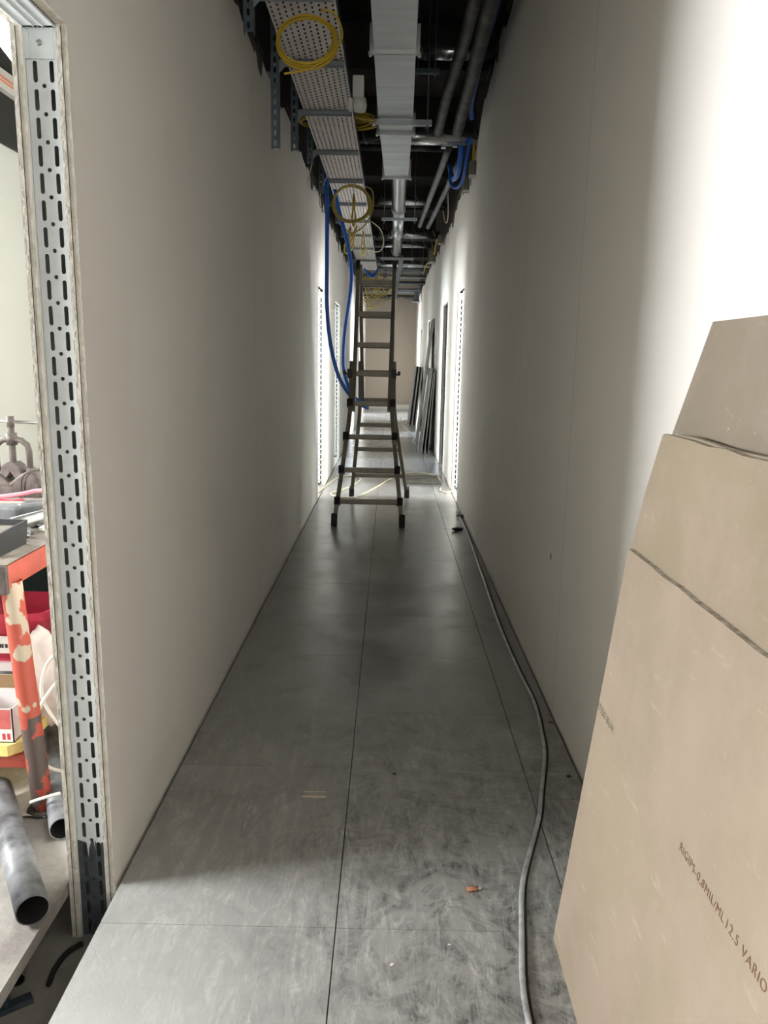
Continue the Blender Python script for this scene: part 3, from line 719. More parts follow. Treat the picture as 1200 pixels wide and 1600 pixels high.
for i in range(16):
    c = Vector((-0.34+q.uniform(-.16, .16), 15.5+q.uniform(-.5, .5), 2.72+q.uniform(-.12, .12))); a = q.uniform(0.09, 0.24); b_ = q.uniform(.12, .36); ph = q.uniform(0, PI)
    pts = [c+Vector((math.cos(t_)*a+math.sin(2*t_+ph)*.04, math.sin(t_+ph)*.15, math.sin(t_)*b_)) for t_ in [2*PI*k/22 for k in range(22)]]
    g.tube(pts, 0.007, 5, closed=True)
tag(g.build('cable_tangle', M['yellow_dull']), 'tangled yellow grey cables hanging behind the upper ladder rungs', 'cables', kind='stuff')
g = G()
for i in range(5): g.tube(spline([(-0.5, 13.7+i*.05, 2.90), (-0.42, 13.7, 2.84-i*.012), (-0.33, 13.7, 2.81-i*.012), (-0.25, 13.7+i*.05, 2.90)]), 0.012, 6)
tag(g.build('cable_bundle', M['blue']), 'dark blue cables sagging under the far end of the tray', 'cables', kind='stuff')
# far ceiling clutter: dark and steel cross runs
for i, (y, z, x0, x1, r, m, lab) in enumerate([
    (15.4, 3.10, -.1, .55, .03, 'galv_dark', 'thin steel pipe crossing above the far hanger rail'),
    (16.2, 3.02, -.1, .60, .035, 'galv', 'bright thin pipe crossing below the thin steel pipe'),
    (16.8, 2.96, -.15, .62, .03, 'galv_dark', 'dark pipe crossing just over the lowest hanger rail'),
    (19.0, 2.98, -.2, .66, .05, 'galv_dark', 'thick dark pipe crossing in front of the end wall head'),
    (20.5, 2.95, -.68, .66, .05, 'insul', 'dark insulated pipe crossing nearest the end wall'),
    (8.2, 3.45, -.3, .6, .035, 'insul', 'dark pipe crossing high behind the wrapped pipes'),
    (10.3, 3.3, -.25, .6, .03, 'insul', 'dark pipe crossing high above the corrugated duct end')]):
    x0, x1 = XL, XR
    g = G(); g.tube([(x0, y, z), (x1, y, z)], r, 12); tag(g.build('cross_pipe', M[m]), lab, 'pipe', 'pipes crossing under the slab')
g = G(); g.box(-0.16, -0.1, 14.1, 14.16, 2.78, 2.93); g.box(-0.133, -0.127, 14.127, 14.133, 2.93, 3.95); tag(g.build('junction_box', M['box'], bevel=.003), 'small grey box hanging left of the round duct far end', 'box')
g = G(); g.box(0.52, 0.62, 18.5, 18.8, 2.72, 3.0); g.box(0.45, 0.64, 18.45, 18.85, 2.70, 2.72)
tag(g.build('wall_box', M['galv_dark']), 'dark steel bracket box high on the right wall near the end wall', 'box')
run('white_wire', 'thin grey wire dangling by the right wall beyond the wrapped pipes', [(0.60, 9.2, 3.3), (0.62, 9.3, 3.0), (0.60, 9.4, 2.95), (0.57, 9.5, 3.1)], 0.006, 'cream', 'wire')
run('yellow_cable', 'yellow cable loop on the right wall head by the far spiral duct', [(0.68, 11.5, 3.1), (0.62, 11.6, 3.06), (0.60, 11.7, 2.9), (0.57, 11.8, 2.95), (0.58, 11.9, 3.05)], 0.012, 'yellow_dull', 'cable')
run('yellow_cable', 'bright yellow cable end on the right wall head above the far boxes', [(0.68, 13.9, 3.05), (0.60, 14.0, 3.03), (0.57, 14.1, 2.97), (0.54, 14.3, 2.88)], 0.012, 'yellow', 'cable')
t = thing('junction_box', 'large grey box on the right wall head above the doorway strip', 'box', (0.64, 13.0, 2.93))
g = G(); g.box(0.59, 0.68, 12.9, 13.1, 2.93, 3.10); g.build('box_body', M['box'], t, bevel=.003)
g = G(); g.box(0.58, 0.683, 12.88, 13.12, 2.92, 2.935); g.build('lid_lip', M['galv'], t)

# ================================================================== LADDER
t = thing('step_ladder', 'tall aluminium telescopic step ladder standing in the middle of the corridor', 'ladder', (-0.13, 7.1, 0))
def lad(side, feet, mids, tops, ztop, rungs, slope, y0):
    (fl_, fr_), (ml, mr), (tl_, tr_) = feet, mids, tops
    P = lambda x, z: Vector((x, y0+slope*z, z))
    nx = (0, 1, 0)
    for s_, f_, m_, t_ in ((-1, fl_, ml, tl_), (1, fr_, mr, tr_)):
        g = G(); pts = spline([P(f_, 0.03), P(f_+(m_-f_)*0.55, 0.52), P(f_+(m_-f_)*0.92, 0.88), P(m_, 1.1), P(m_, 1.36)], 4)
        for a, b_ in zip(pts, pts[1:]): g.beam(a, b_+(b_-a)*0.04, 0.036, 0.07, up=(0, 1, 0))
        r_ = g.build('lower_rail', M['alu'], t, bevel=.003)
        g = G(); g.beam(P(f_-0.001*s_*-1, 0.0), P(f_, 0.10), 0.05, 0.085, up=(0, 1, 0)); g.build('rubber_foot', M['rubber'], r_, bevel=.006)
        g = G(); xi = m_-s_*0.022; g.beam(P(xi, 0.95), P(t_, ztop), 0.034, 0.06, up=(0, 1, 0)); g.build('upper_rail', M['alu'], t, bevel=.003)
    for z in rungs:
        if z < 1.1:
            k = (z-0.03)/1.07; k = min(1, k); e = 1-(1-k)**1.15
            xl = fl_+(ml-fl_)*e; xr = fr_+(mr-fr_)*e
        else:
            e = (z-1.1)/(ztop-1.1); xl = ml+.02+(tl_-ml-.02)*e; xr = mr-.02+(tr_-mr+.02)*e
        h = 0.036 if z < 1.1 else 0.042
        g = G(); g.beam(P(xl, z), P(xr, z), 0.045, h, up=(0, 0, 1)); g.beam(P(xl, z-h*.5-.001), P(xr, z-h*.5-.001), 0.05, 0.004, up=(0, 0, 1))
        ru = g.build('rung', M['alu'], t, bevel=.002)
        if side == 'front' and z < 1.1:
            for x in (xl, xr):
                g = G(); g.beam(P(x, z-.032), P(x, z+.032), 0.05, 0.08, up=(0, 1, 0)); g.build('rung_clamp', M['rubber'], ru, bevel=.004)
lad('front', (-0.454, 0.118), (-0.340, 0.014), (-0.300, 0.016), 2.20, [0.205, 0.462, 0.737, 1.014, 1.267, 1.512, 1.777, 2.048], 0.32, 6.373)
lad('rear', (-0.377, 0.187), (-0.287, 0.034), (-0.285, 0.012), 2.20, [0.235, 0.512, 0.76, 1.006, 1.267, 1.512, 1.777, 2.04], -0.33, 7.81)
for z, y in ((2.19, 7.08),):
    for s_, x in ((-1, -0.305), (1, 0.018)):
        g = G(); g.lathe([(0, .018), (.05, .018), (.055, .01), (.055, -.01), (.05, -.018), (0, -.018)], (x, y, z), 20, axis=(1, 0, 0))
        h_ = g.build('top_hinge', M['black'], t)
for s_, x in ((-1, -0.352), (1, 0.026)):
    g = G(); yh = 6.775
    g.box(x-.022, x+.022, yh-.045, yh+.035, 1.225, 1.305)
    x2 = x+s_*0.045; g.box(min(x, x2), max(x, x2), yh-.03, yh, 1.255, 1.272); g.box(x2-.012, x2+.012, yh-.04, yh, 1.255, 1.292)
    g.build('locking_lever', M['black'], t, bevel=.004)

# ================================================================== RIGHT PLASTERBOARD STACK
def sheet(label, off, poly, thick=0.0125, paper='kraft'):
    """poly in (y,z); leaning plane x = .43+.123 z + off"""
    g = G(); n = len(poly)
    X = lambda z, o: 0.430+0.123*z+o
    tri = tessellate_polygon([[Vector((u, v, 0)) for u, v in poly]])
    f0 = [(X(v, off), u, v) for u, v in poly]; f1 = [(X(v, off+thick), u, v) for u, v in poly]
    for a in tri: g.add([f0[i] for i in a], [(0, 1, 2)]); g.add([f1[i] for i in a], [(2, 1, 0)])
    for i in range(n): g.add([f0[i], f0[(i+1) % n], f1[(i+1) % n], f1[i]], [(0, 1, 2, 3)], 1)
    t = thing('plasterboard_sheet', label, 'plasterboard', (0.45+off, poly[0][0], 0), 'plasterboard offcuts leaning on the right wall')
    s_ = g.build('board', [M[paper], M['sheet_edge']], t); return t
def wob(a, b_, n, amp, seed):
    q = random.Random(seed); a = Vector(a); b_ = Vector(b_); out = []
    for i in range(n): p = a+(b_-a)*i/n; out.append((p.x+(q.uniform(-amp, amp) if i else 0), p.y+(q.uniform(-amp, amp) if i else 0)))
    return out
s1 = sheet('front plasterboard sheet of the leaning stack with faded printed line', 0.0, wob((-0.3, 0), (1.672, 0), 6, 0, 1)+wob((1.672, 0), (1.716, 0.983), 10, .0015, 2)+wob((1.716, 0.983), (-0.3, 0.99), 26, .002, 3)+[(-0.3, .99)])
sheet('second leaning plasterboard sheet, showing above the front one', 0.0130, wob((-0.3, 0), (1.64, 0), 6, 0, 1)+wob((1.64, 0), (1.742, 0.975), 4, 0, 2)+wob((1.742, 0.975), (1.712, 1.19), 3, .001, 4)+[(1.690, 1.246)]+wob((1.682, 1.250), (-0.3, 1.255), 26, .003, 3)+[(-0.3, 1.255)], paper='kraft2')
sheet('third plasterboard sheet of the stack, only its top edge showing', 0.0275, [(-0.3, 0), (1.6, 0), (1.63, 1.2)]+wob((1.64, 1.252), (-0.3, 1.262), 26, .003, 8)+[(-0.3, 1.262)], paper='kraft2')
sheet('rear plasterboard sheet, the tallest, standing above all the others', 0.055, [(-0.3, 0), (1.58, 0), (1.68, 1.05), (1.752, 1.232), (1.657, 1.487), (-0.3, 1.492)], paper='kraft3')
def text_on_sheet(body, y, z, size, m, name='printed_text'):
    cu = bpy.data.curves.new('lettering', 'FONT'); cu.body = body; cu.size = size; cu.space_character = 1.15
    ob = bpy.data.objects.new('lettering', cu); COL.objects.link(ob)
    bpy.context.view_layer.update()
    me = bpy.data.meshes.new_from_object(ob.evaluated_get(bpy.context.evaluated_depsgraph_get()))
    bpy.data.objects.remove(ob)
    return me
lean = math.atan(0.123)
def put_text(body, ystart, z, size, m):
    me = text_on_sheet(body, ystart, z, size, m)
    up = Vector((math.sin(lean), 0, math.cos(lean))); rt = Vector((0, -1, 0)); out = Vector((-math.cos(lean), 0, math.sin(lean)))
    o0 = Vector((0.430+0.123*z, ystart, z))+out*0.0007
    for v in me.vertices: v.co = o0+rt*v.co.x+up*v.co.y-s1.location
    me.materials.clear(); me.materials.append(m)
    o = bpy.data.objects.new('printed_text', me); COL.objects.link(o); o.parent = s1
    o['label'] = 'faded printed line of letters'
put_text('47350 BL/H', 1.705, 0.600, 0.024, M['ink_dark'])
put_text('RIGIPS-0.8MIL/ML', 1.172, 0.596, 0.0205, M['ink'])
put_text('12.5 VARIO  CE  KDREK', 0.992, 0.596, 0.0225, M['ink'])

# ================================================================== FAR LEANING PANELS
def lean_panel(label, y0, y1, xb, xt, zt, th=0.02, m='greyboard', skew=0.0):
    g = G(); vs = []
    for (x, z, dy) in ((xb, 0, 0), (xt, zt, skew)):
        for y in (y0+dy, y1+dy): vs += [(x, y, z), (x+th, y, z)]
    # order: b00 b01 b10 b11 t00 t01 t10 t11
    g.add(vs, [(0, 2, 6, 4)], 0); g.add(vs, [(1, 5, 7, 3)], 0); g.add(vs, [(0, 4, 5, 1), (2, 3, 7, 6), (4, 6, 7, 5), (0, 1, 3, 2)], 1)
    return tag(g.build('leaning_panel', [M[m], M['greyedge']]), label, 'panel', 'grey panels leaning on the right wall')
lean_panel('tall dark panel with its pointed top against the right wall', 12.56, 13.3, 0.44, 0.66, 2.03, m='greyboard')
lean_panel('front grey panel of the nearer leaning group, with pale edge', 11.65, 12.5, 0.475, 0.605, 1.26)
lean_panel('second grey panel of the nearer leaning group', 11.66, 12.5, 0.53, 0.632, 1.20, th=.014)
lean_panel('third panel of the nearer leaning group, closest to the wall', 11.66, 12.4, 0.585, 0.655, 1.24, th=.012)
lean_panel('front panel of the farther leaning group by the end of the corridor', 16.6, 17.9, 0.40, 0.53, 1.25)
lean_panel('second panel of the farther leaning group', 16.5, 17.8, 0.455, 0.585, 1.24, th=.03)
lean_panel('rear panel of the farther leaning group', 16.5, 17.8, 0.525, 0.645, 1.22, th=.03)
# slab of board lying on floor at first right doorway
g = G(); g.box(0.17, 0.60, 8.66, 9.28, 0.0, 0.02)
tag(g.build('floor_board', mat('dirty_grey_board', (84, 82, 76), 0.8, scale=9, rgb2=(120, 117, 108), bump=.3, bscale=20, coords='Object')), 'dirty grey board lying on the floor behind the ladder', 'board')
run('floor_cable', 'cream cable looped on the floor behind the ladder legs', [(-0.74, 7.95, .01), (-0.68, 8.5, .008), (-0.60, 9.0, .008), (-0.45, 9.15, .008), (-0.33, 8.9, .008), (-0.45, 8.3, .008), (-0.60, 7.95, .008), (-0.52, 7.74, .008), (-0.33, 7.76, .008), (-0.13, 8.4, .008), (0.03, 9.0, .008), (0.3, 9.55, .008), (0.56, 9.35, .008), (0.60, 8.8, .03)], 0.008, 'cream', 'cable')
run('floor_cable', 'thin dark wire trailing over the floor below the far panels', [(0.30, 18.6, .006), (0.27, 16.8, .006), (0.36, 15.4, .006), (0.46, 14.2, .006), (0.40, 13.3, .006), (0.47, 12.8, .006)], 0.007, 'greycable', 'cable')
run('floor_cable', 'pale cable end curling at the foot of first right doorway', [(0.70, 8.22, .008), (0.62, 8.12, .008), (0.56, 8.25, .008), (0.58, 8.42, .008)], 0.007, 'cream', 'cable')
cab = [(0.637, 7.062), (0.655, 6.297), (0.627, 4.77), (0.609, 3.926), (0.614, 3.325), (0.624, 3.041), (0.617, 2.874), (0.605, 2.744), (0.584, 2.572), (0.524, 2.322), (0.485, 2.165), (0.408, 1.938), (0.377, 1.826), (0.35, 1.662), (0.329, 1.523), (0.324, 1.41), (0.33, 1.2), (0.30, 0.9)]
run('floor_cable', 'long dusty grey cable snaking along the floor by the right wall', [(x, y, .0065) for x, y in cab], 0.0072, 'greycable', 'cable')
run('floor_cable', 'thin dark cable running alongside the thicker grey cable', [(x+.011, y+.004, .004) for x, y in cab], 0.0035, 'rubber', 'cable')

# ------------------------------------------------------------------ small debris on corridor floor
def chip(label, x, y, s, m, seed, cat='debris', h=0.35):
    g = G(); g.blob((x, y, s*h*0.8), s, (1, 0.7, h), 0.35, seed, sub=1); return tag(g.build('debris_chip', M[m]), label, cat)
t = thing('floor_plug', 'short rust brown plug with white tip lying on the front floor', 'plug', (0.25, 1.84, 0))
g = G(); g.tube([(0.232, 1.834, .006), (0.262, 1.841, .006)], .006, 10); g.build('plug_body', M['brick'], t)
g = G(); g.tube([(0.262, 1.841, .006), (0.269, 1.843, .006)], .0045, 10); g.build('tip', M['whiteplastic'], t)
chip('black lump on the floor right of the ladder foot', 0.575, 6.29, .05, 'rubber', 1)
chip('small brown lump at the base of the right wall past the ladder', 0.655, 6.85, .045, 'ragged', 2)
chip('brown crumb against the base of the right wall', 0.66, 2.83, .009, 'ragged', 5)
chip('dark crumb on the floor beside the leaning boards', 0.638, 2.43, .008, 'rubber', 3)
chip('dark splinter on the middle floor seam area', 0.04, 2.42, .008, 'rubber', 4)
chip('white plaster flake in the middle of the front floor', 0.03, 1.573, .008, 'label', 7, h=.15)
chip('white plaster crumb on the front floor near the leaning boards', 0.17, 1.64, .004, 'label', 8, h=.3)
g = G(); g.box(-0.262, -0.185, 2.268, 2.279, 0, .0015); tag(g.build('tape_strip', M['cream']), 'short pale tape strip on the left floor panel, in front', 'tape', 'tape strips on the floor')
g = G(); g.box(-0.258, -0.185, 2.300, 2.304, 0, .0015); tag(g.build('tape_strip', M['cream']), 'thinner pale tape strip right behind the front strip', 'tape', 'tape strips on the floor')
# offcuts in the dark slot under the floor
g = G(); g.prism([(-0.93, 1.58), (-0.86, 1.63), (-0.845, 1.61), (-0.915, 1.56)], -.1650, -.150, 'z'); g.box(-0.925, -0.89, 1.58, 1.592, -.165, -.12)
tag(g.build('offcut', M['galv_dark']), 'bent grey metal offcut lying in the dark floor slot, nearest the corner', 'offcut')
g = G(); g.pipe((-0.93, 1.70, -.147), (-0.905, 1.66, -.147), .018, .003); tag(g.build('offcut', [M['foilpipe'], M['darkin']]), 'short grey pipe offcut in the dark floor slot', 'offcut')
g = G(); g.tube(spline([(-0.80, 1.80, -.158), (-0.825, 1.76, -.155), (-0.835, 1.71, -.158), (-0.83, 1.66, -.158)]), .007, 8); tag(g.build('offcut', M['rubber']), 'black hose offcut curling in the dark floor slot', 'offcut')

# ================================================================== LEFT ROOM
# bench
bx0, bx1, by0, by1, bz = -2.35, -1.085, 2.105, 3.55, 0.80
t = thing('work_bench', 'orange steel workbench with dirty top in the left room', 'workbench', ((bx0+bx1)/2, (by0+by1)/2, 0))
g = G(); g.box(bx0+.004, bx1-.004, by0+.004, by1-.004, bz-.012, bz); g.build('bench_top', M['benchtop'], t)
g = G()
for a in ((bx0, bx1, by0, by0+.005, bz-.07, bz), (bx0, bx1, by1-.005, by1, bz-.07, bz), (bx0, bx0+.005, by0, by1, bz-.07, bz), (bx1-.005, bx1, by0, by1, bz-.07, bz)): g.box(*a)
g.build('bench_frame', M['orange_beam'], t, bevel=.002)
g = G(); g.box(bx1-.022, bx1+.002, by0-.002, by0+.018, bz-.085, bz+.002); g.build('corner_plate', M['iron'], t, bevel=.004)
for x, y in ((-1.055, 2.165), (-2.3, 2.165), (-1.15, 3.50), (-2.3, 3.50)):
    xt = x-(.045 if x > -1.1 else 0); xm = x+(xt-x)*.42; rl = .0305
    g = G(); g.tube([(xm, y, .32), (xt, y, bz-.06)], rl, 20, caps=False)
    l = g.build('leg', M['orange'], t)
    g = G(); g.tube([(x, y, .012), (xm, y, .32)], rl+.0002, 20, caps=False); g.build('worn_leg_end', M['orange_low'], l)
    g = G(); g.lathe([(0, .012), (.045, .012), (.048, .006), (.046, 0), (0, 0)], (x, y, 0), 24); g.build('foot_plate', M['iron'], l)
g = G(); g.box(-2.3, -1.075, 2.18, 2.22, .135, .175); g.build('shelf_rail', M['orange_beam'], t)
g = G(); g.box(-2.3, -1.1, 3.48, 3.5, .135, .175); g.build('shelf_rail', M['orange_beam'], t)
g = G(); g.prism([(-2.2, 2.17), (-1.155, 2.17), (-1.125, 2.20), (-1.12, 2.55), (-2.2, 2.55)], .177, .212, 'z'); tag(g.build('foam_plank', M['yellowwood']), 'yellow foam plank on the bench shelf rail', 'plank')
# carton
t = thing('carton', 'small red and white open carton standing on the yellow plank', 'carton', (-1.22, 2.26, .212))
g = G(); X0, X1, Y0, Y1, Z0, Z1 = -1.32, -1.142, 2.19, 2.34, .213, .325
for a in ((X0, X1, Y0, Y0+.003), (X0, X1, Y1-.003, Y1), (X0, X0+.003, Y0, Y1), (X1-.003, X1, Y0, Y1)): g.box(*a, Z0, Z1)
g.box(X0, X1, Y0, Y1, Z0, Z0+.003); g.build('carton_body', M['label'], t)
g = G(); g.box(X0+.006, X1-.006, Y0-.0006, Y0, Z0+.045, Z1-.003); g.build('printed_panel', M['redcard'], t)
g = G()
for dx in (-.035, -.02): g.box(X1+dx, X1+dx+.009, Y0-.0007, Y0, Z0+.01, Z0+.03)
g.build('printed_mark', M['red'], t)
g = G(); g.box(X0, X1, Y1, Y1+.003, Z1, Z1+.045); g.build('flap', M['card'], t)
# white boxes behind
g = G(); g.box(-1.5, -1.20, 2.37, 2.43, .213, .335); tag(g.build('carton', M['label'], bevel=.004), 'plain white carton behind the red and white carton', 'carton')
# bucket
t = thing('bucket', 'red plastic bucket with label hanging under the bench', 'bucket', (-1.28, 2.55, .40))
g = G()
def ringrect(cx_, cy_, hx, hy, z, n=32):
    out = []
    for k in range(n):
        a = 2*PI*k/n; c, s_ = math.cos(a), math.sin(a); e = 0.35
        out.append((cx_+hx*math.copysign(abs(c)**e, c), cy_+hy*math.copysign(abs(s_)**e, s_), z))
    return out
BD = -0.03
prof = [(.115, .095, .40), (.13, .108, .52), (.133, .11, .525), (.133, .11, .545), (.145, .122, .55), (.145, .122, .575), (.150, .126, .578), (.142, .12, .578), (.118, .098, .41)]
rings = [ringrect(-1.28, 2.55, a, b_, z+BD) for a, b_, z in prof]; vs = [p for r_ in rings for p in r_]; n = 32
g.add(vs, [(i*n+k, i*n+(k+1) % n, (i+1)*n+(k+1) % n, (i+1)*n+k) for i in range(len(rings)-1) for k in range(n)], 0, True)
g.add(rings[-1], [tuple(range(n))]); g.build('bucket_body', M['red'], t)
g = G(); g.box(-1.37, -1.255, 2.437, 2.4385, .405, .465); lb = g.build('paper_label', M['label'], t)
g = G()
for k in range(8): g.box(-1.355+k*.0115, -1.349+k*.0115+.002*(k % 3), 2.4355, 2.4368, .425, .438)
g.build('barcode', M['darkink'], lb)
g = G(); g.box(-1.6, -1.10, 2.44, 2.60, .34, .37); tag(g.build('board_shelf', M['label']), 'white board shelf carrying the red bucket', 'shelf')
# cardboard box behind bag
t = thing('cardboard_box', 'open brown cardboard box behind the white bag', 'box', (-1.10, 2.75, .2))
g = G()
for a in ((-1.26, -1.0, 2.62, 2.625), (-1.26, -1.0, 2.88, 2.885), (-1.26, -1.255, 2.62, 2.885), (-1.005, -1.0, 2.62, 2.885)): g.box(*a, .0, .46)
g.box(-1.26, -1.0, 2.62, 2.885, 0, .005); g.build('box_body', M['card'], t)
g = G(); g.add([(-1.26, 2.88, .46), (-1.0, 2.88, .46), (-1.02, 2.95, .56), (-1.24, 2.95, .56)], [(0, 1, 2, 3)]); g.build('flap', M['card'], t)
# bag
g = G(); bm = bmesh.new(); bmesh.ops.create_icosphere(bm, subdivisions=4, radius=1)
q = random.Random(2)
from mathutils import noise as mn
vs = []
for v in bm.verts:
    p = v.co.normalized(); k = 1+0.22*mn.noise(p*2.2+Vector((3, 1, 5)))+0.08*mn.noise(p*7)
    z = p.z*k; sx = 0.10*(1-0.12*max(0, z)); vs.append((-1.145+p.x*k*sx, 2.42+p.y*k*.09, 0.335+z*.165-0.02*abs(p.x)))
bm.verts.index_update(); g.add(vs, [tuple(v.index for v in f.verts) for f in bm.faces], 0, True); bm.free()
t = tag(g.build('plastic_bag', M['bag']), 'crumpled white plastic bag hanging behind the orange bench leg', 'bag')
# teal cloth bag
g = G(); vs = []
bm = bmesh.new(); bmesh.ops.create_icosphere(bm, subdivisions=3, radius=1)
for v in bm.verts:
    p = v.co; k = 1+0.25*mn.noise(p*1.8); vs.append((-1.45+p.x*k*.30, 3.1+p.y*k*.2, .42+p.z*k*.33))
bm.verts.index_update(); g.add(vs, [tuple(v.index for v in f.verts) for f in bm.faces], 0, True); bm.free()
tag(g.build('cloth_bundle', M['teal']), 'dark teal cloth bundle stowed under the bench', 'cloth')
# white cables beside stud
run('white_cable', 'white cable loop hanging low behind the left wall end', [(-0.97, 2.2, .53), (-1.05, 2.25, .45), (-1.075, 2.25, .36), (-1.05, 2.25, .28), (-0.98, 2.22, .22), (-0.94, 2.2, .20)], .0055, 'white_cable', 'cable', 'white cable loops')
run('white_cable', 'white cable curling lower, crossing the upper loop', [(-0.97, 2.25, .43), (-1.04, 2.25, .37), (-1.085, 2.22, .28), (-1.08, 2.2, .18), (-1.03, 2.18, .135), (-0.95, 2.17, .13)], .0055, 'white_cable', 'cable', 'white cable loops')
run('white_cable', 'short white cable end near the bench foot plate', [(-1.07, 2.12, .055), (-1.03, 2.1, .08), (-0.97, 2.1, .10)], .005, 'white_cable', 'cable')
# pipes on floor
def fpipe(label, p0, p1, r, m='dustypipe'):
    g = G(); g.pipe(p0, p1, r, .003); return tag(g.build('plastic_pipe', [M[m], M['darkin']]), label, 'pipe', 'dark pipes lying on the left room floor')
fpipe('dusty dark pipe lying on the floor with open end at the slot', (-0.862, 1.675, .042), (-1.215, 2.21, .042), .040)
fpipe('dark pipe lying behind the bench leg, open end behind the wall boards', (-0.935, 2.02, .036), (-1.36, 2.86, .036), .034)
fpipe('pale grey pipe standing end at the left under the yellow plank', (-1.36, 2.40, .036), (-1.62, 3.1, .036), .034, 'foilpipe')
# crumpled film
g = G(); nx_, ny_ = 26, 26; vs = []
for i in range(nx_+1):
    for j in range(ny_+1):
        x = -1.75+0.72*i/nx_; y = 2.12+1.0*j/ny_; vs.append((x, y, 0.004+0.022*abs(mn.noise(Vector((x*9, y*9, 2))))))
g.add(vs, [(i*(ny_+1)+j, (i+1)*(ny_+1)+j, (i+1)*(ny_+1)+j+1, i*(ny_+1)+j+1) for i in range(nx_) for j in range(ny_)], 0, False)
tag(g.build('plastic_film', M['film']), 'crumpled dusty film spread on the floor under the bench', 'film')
# vise
vx, vy, vz = -1.585, 3.22, bz
t = thing('pipe_vise', 'old iron yoke pipe vise standing on the workbench', 'vise', (vx, vy, vz))
g = G(); g.prism([(-.13, 0), (.13, 0), (.13, .05), (.118, .095), (.09, .115), (.05, .10), (.03, .085), (0, .060), (-.03, .085), (-.05, .10), (-.09, .115), (-.118, .095), (-.13, .05)], vy-.05, vy+.05, 'y')
g.v = [(x+vx, y, z+vz) for x, y, z in g.v]; g.build('base_casting', M['iron'], t, bevel=.008)
g = G(); ypts = [(vx-.070, vy, vz+.09), (vx-.070, vy, vz+.19), (vx-.064, vy, vz+.215), (vx-.04, vy, vz+.235), (vx, vy, vz+.24), (vx+.04, vy, vz+.235), (vx+.064, vy, vz+.215), (vx+.070, vy, vz+.19), (vx+.070, vy, vz+.09)]
g.tube(ypts, .0125, 12); g.tube([(vx-.070, vy, vz+.06), (vx-.070, vy, vz+.12)], .021, 12); g.tube([(vx+.070, vy, vz+.06), (vx+.070, vy, vz+.12)], .021, 12); g.build('yoke', M['iron'], t)
g = G(); g.tube([(vx, vy, vz+.215), (vx, vy, vz+.265)], .022, 14); g.build('nut_collar', M['iron'], t)
g = G(); pts = []; rr = []
for i in range(60): pts.append((vx, vy, vz+.13+i*.003)); rr.append(.0115+(.003 if i % 2 else 0))
g.tube(pts, rr, 12); g.tube([(vx, vy, vz+.29), (vx, vy, vz+.335)], .015, 12); g.build('screw_spindle', M['iron'], t)
g = G(); g.tube([(vx-.15, vy, vz+.316), (vx+.16, vy, vz+.308)], .0065, 10); g.build('handle_bar', M['steel'], t)
g = G(); g.prism([(-.05, 0), (-.035, .045), (-.015, .06), (.015, .06), (.035, .045), (.05, 0), (.02, -.01), (0, .02), (-.02, -.01)], vy-.035, vy+.035, 'y')
g.v = [(x+vx, y, z+vz+.085) for x, y, z in g.v]; g.build('upper_jaw', M['iron'], t, bevel=.004)
g = G(); g.tube(spline([(vx+.05, vy-.06, vz+.0), (vx+.06, vy-.06, vz+.08), (vx+.09, vy-.06, vz+.11), (vx+.16, vy-.06, vz+.12)]), .0025, 6)
tag(g.build('thin_wire', M['black']), 'thin black wire curling beside the vise', 'wire')
# bench clutter
run('hose', 'pink rubber hose lying across the bench before the vise', [(-1.75, 3.05, bz+.014), (-1.6, 3.08, bz+.016), (-1.5, 3.1, bz+.028), (-1.43, 3.12, bz+.04), (-1.25, 3.1, bz+.045)], .0095, 'pink', 'hose')
run('hose', 'second pink hose curled lower at the bench left', [(-1.62, 3.0, bz+.012), (-1.56, 2.99, bz+.02), (-1.50, 3.0, bz+.012), (-1.47, 3.04, bz+.012)], .010, 'red', 'hose')
g = G(); g.pipe((-1.262, 2.52, bz+.027), (-1.10, 3.1, bz+.027), .025, .003, mi=0); tag(g.build('steel_tube', [M['steel'], M['darkin']]), 'thick steel tube end lying on the bench beside the black tray', 'tube')
g = G(); g.box(-1.50, -1.33, 2.70, 2.78, bz, bz+.05); g.beam((-1.35, 2.75, bz+.03), (-1.23, 2.86, bz+.03), .045, .045)
tag(g.build('power_tool', M['foilpipe'], bevel=.008), 'grey dusty tool body lying across the bench', 'tool')
g = G(); g.beam((-1.17, 2.60, bz+.012), (-1.04, 2.95, bz+.012), .03, .02); tag(g.build('steel_bar', M['steel'], bevel=.002), 'dark flat steel bar on the bench edge', 'bar')
for i, (p0, p1, rad, lab) in enumerate([((-1.40, 2.56, bz+.014), (-1.18, 2.66, bz+.014), .013, 'thin grey steel tube lying crosswise behind the black tray'), ((-1.45, 2.82, bz+.018), (-1.15, 2.98, bz+.018), .017, 'grey dusty tube lying slanted in the middle of the bench'), ((-1.22, 2.75, bz+.075), (-1.10, 3.02, bz+.07), .012, 'short bright tube resting on top of the pile'), ((-1.60, 2.90, bz+.016), (-1.36, 2.96, bz+.016), .015, 'dark tube lying in front of the vise')]):
    g = G(); g.pipe(p0, p1, rad, .002, n=16); tag(g.build('steel_tube', [M[['steel', 'foilpipe', 'steel', 'dustypipe'][i]], M['darkin']]), lab, 'tube')
g = G(); g.box(-1.56, -1.38, 2.84, 2.885, bz, bz+.04); tag(g.build('stone_block', M['benchtop'], bevel=.004), 'rough grey block lying on the bench before the pink hose', 'block')
q = random.Random(31)
labs = ['white plastic clip', 'pale plastic fitting', 'grey pipe clip', 'small white cap', 'bright steel bracket', 'grey plastic elbow', 'white cable clip', 'small grey nut']
posn = ['nearest the bench corner', 'beside the black tray', 'behind the black tray', 'in front of the steel tube', 'at the bench right edge', 'between the tube and the tool', 'left of the flat bar', 'under the tool']
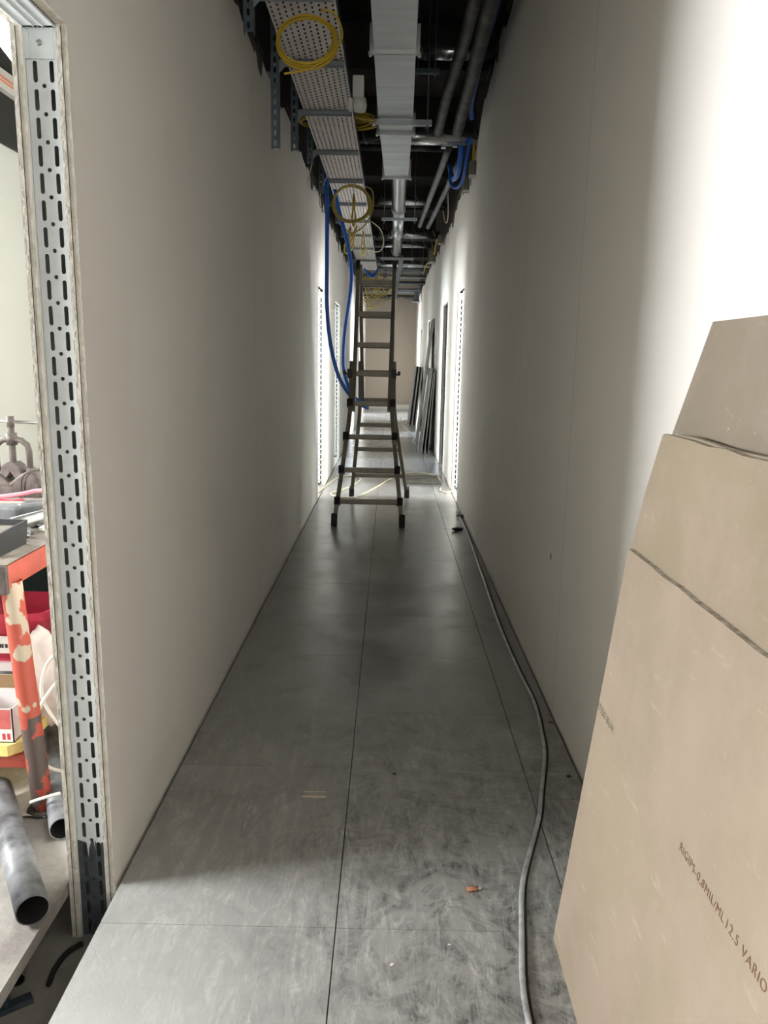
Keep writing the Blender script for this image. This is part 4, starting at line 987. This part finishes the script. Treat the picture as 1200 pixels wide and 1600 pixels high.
for i in range(8):
    x = q.uniform(-1.20, -1.11)-i*.008; y = 2.42+i*.05
    g = G(); a = q.uniform(0, PI); d = Vector((math.cos(a), math.sin(a), 0))*q.uniform(.012, .03)
    g.beam(Vector((x, y, bz+.008))-d, Vector((x, y, bz+.012))+d, q.uniform(.012, .02), .014); g.blob((x+.01, y-.01, bz+.008), .01, (1, 1, .6), .3, i, sub=1)
    tag(g.build('small_fitting', M[['whiteplastic', 'steel', 'foilpipe'][i % 3]], bevel=.002), '%s on the bench %s' % (labs[i], posn[i]), 'fitting', 'small fittings scattered on the bench')
t = thing('metal_tray', 'black dirty metal tray at the front of the bench', 'tray', (-1.2, 2.2, bz))
g = G(); r0 = [(-1.36, 2.20, bz), (-1.15, 2.20, bz), (-1.15, 2.38, bz), (-1.36, 2.38, bz)]; r1 = [(-1.38, 2.18, bz+.075), (-1.135, 2.18, bz+.075), (-1.15, 2.40, bz+.075), (-1.38, 2.40, bz+.075)]
r2 = [(x+(.006 if x < -1.2 else -.006), y+(.006 if y < 2.25 else -.006), z) for x, y, z in r1]; r3 = [(x+(.006 if x < -1.2 else -.006), y+(.006 if y < 2.25 else -.006), z+.006) for x, y, z in r0]
q4 = [(0, 1, 5, 4), (1, 2, 6, 5), (2, 3, 7, 6), (3, 0, 4, 7)]
g.add(r0+r1, q4); g.add(r1+r2, q4); g.add(r2+r3, q4); g.add(r3, [(0, 1, 2, 3)]); g.add(r0, [(3, 2, 1, 0)]); g.build('tray_body', M['rubber'], t)
g = G(); g.box(-1.37, -1.16, 2.19, 2.385, bz+.052, bz+.058); g.build('dust_fill', M['benchtop'], t)
# void panels and trunking high on the left room outer wall
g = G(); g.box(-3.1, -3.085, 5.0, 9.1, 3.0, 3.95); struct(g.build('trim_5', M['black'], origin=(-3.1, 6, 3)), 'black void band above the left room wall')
for z0, z1, lab in ((3.385, 3.53, 'lower white trunking with orange stripe high in the left room'), (3.72, 3.86, 'upper white trunking with orange stripe high in the left room')):
    t = thing('wall_trunking', lab, 'trunking', (-3.05, 6.5, z0), 'white trunking runs high in the left room')
    g = G(); g.box(-3.085, -3.03, 5.0, 9.1, z0, z1); g.build('trunk_body', M['trunk'], t)
    g = G(); g.box(-3.03, -3.024, 5.0, 9.1, z0+.045, z0+.06); g.box(-3.03, -3.02, 5.0, 9.1, z0+.075, z0+.088); g.build('orange_stripe', M['orange_line'], t)
t = thing('flexible_duct', 'pale round duct slanting down at the top left corner', 'duct', (-2.1, 4.3, 2.9))
g = G(); g.tube(spline([(-2.35, 4.1, 3.75), (-2.22, 4.15, 3.45), (-2.05, 4.27, 3.1), (-1.92, 4.35, 2.9), (-1.8, 4.4, 2.72)]), .075, 18); g.build('duct_body', M['trunk'], t)
g = G()
for p in ((-2.12, 4.22, 3.25), (-2.03, 4.285, 3.07), (-1.94, 4.34, 2.93)): g.lathe([(.077, -.003), (.077, .003)], p, 18, axis=(0.45, .25, -1))
g.build('duct_ring', M['darkink'], t)
g = G(); g.box(-2.3, -1.2, 4.6, 5.6, 3.45, 3.55); tag(g.build('ceiling_panel', M['trunk']), 'white ceiling panel fragment beside the slanting duct', 'panel')
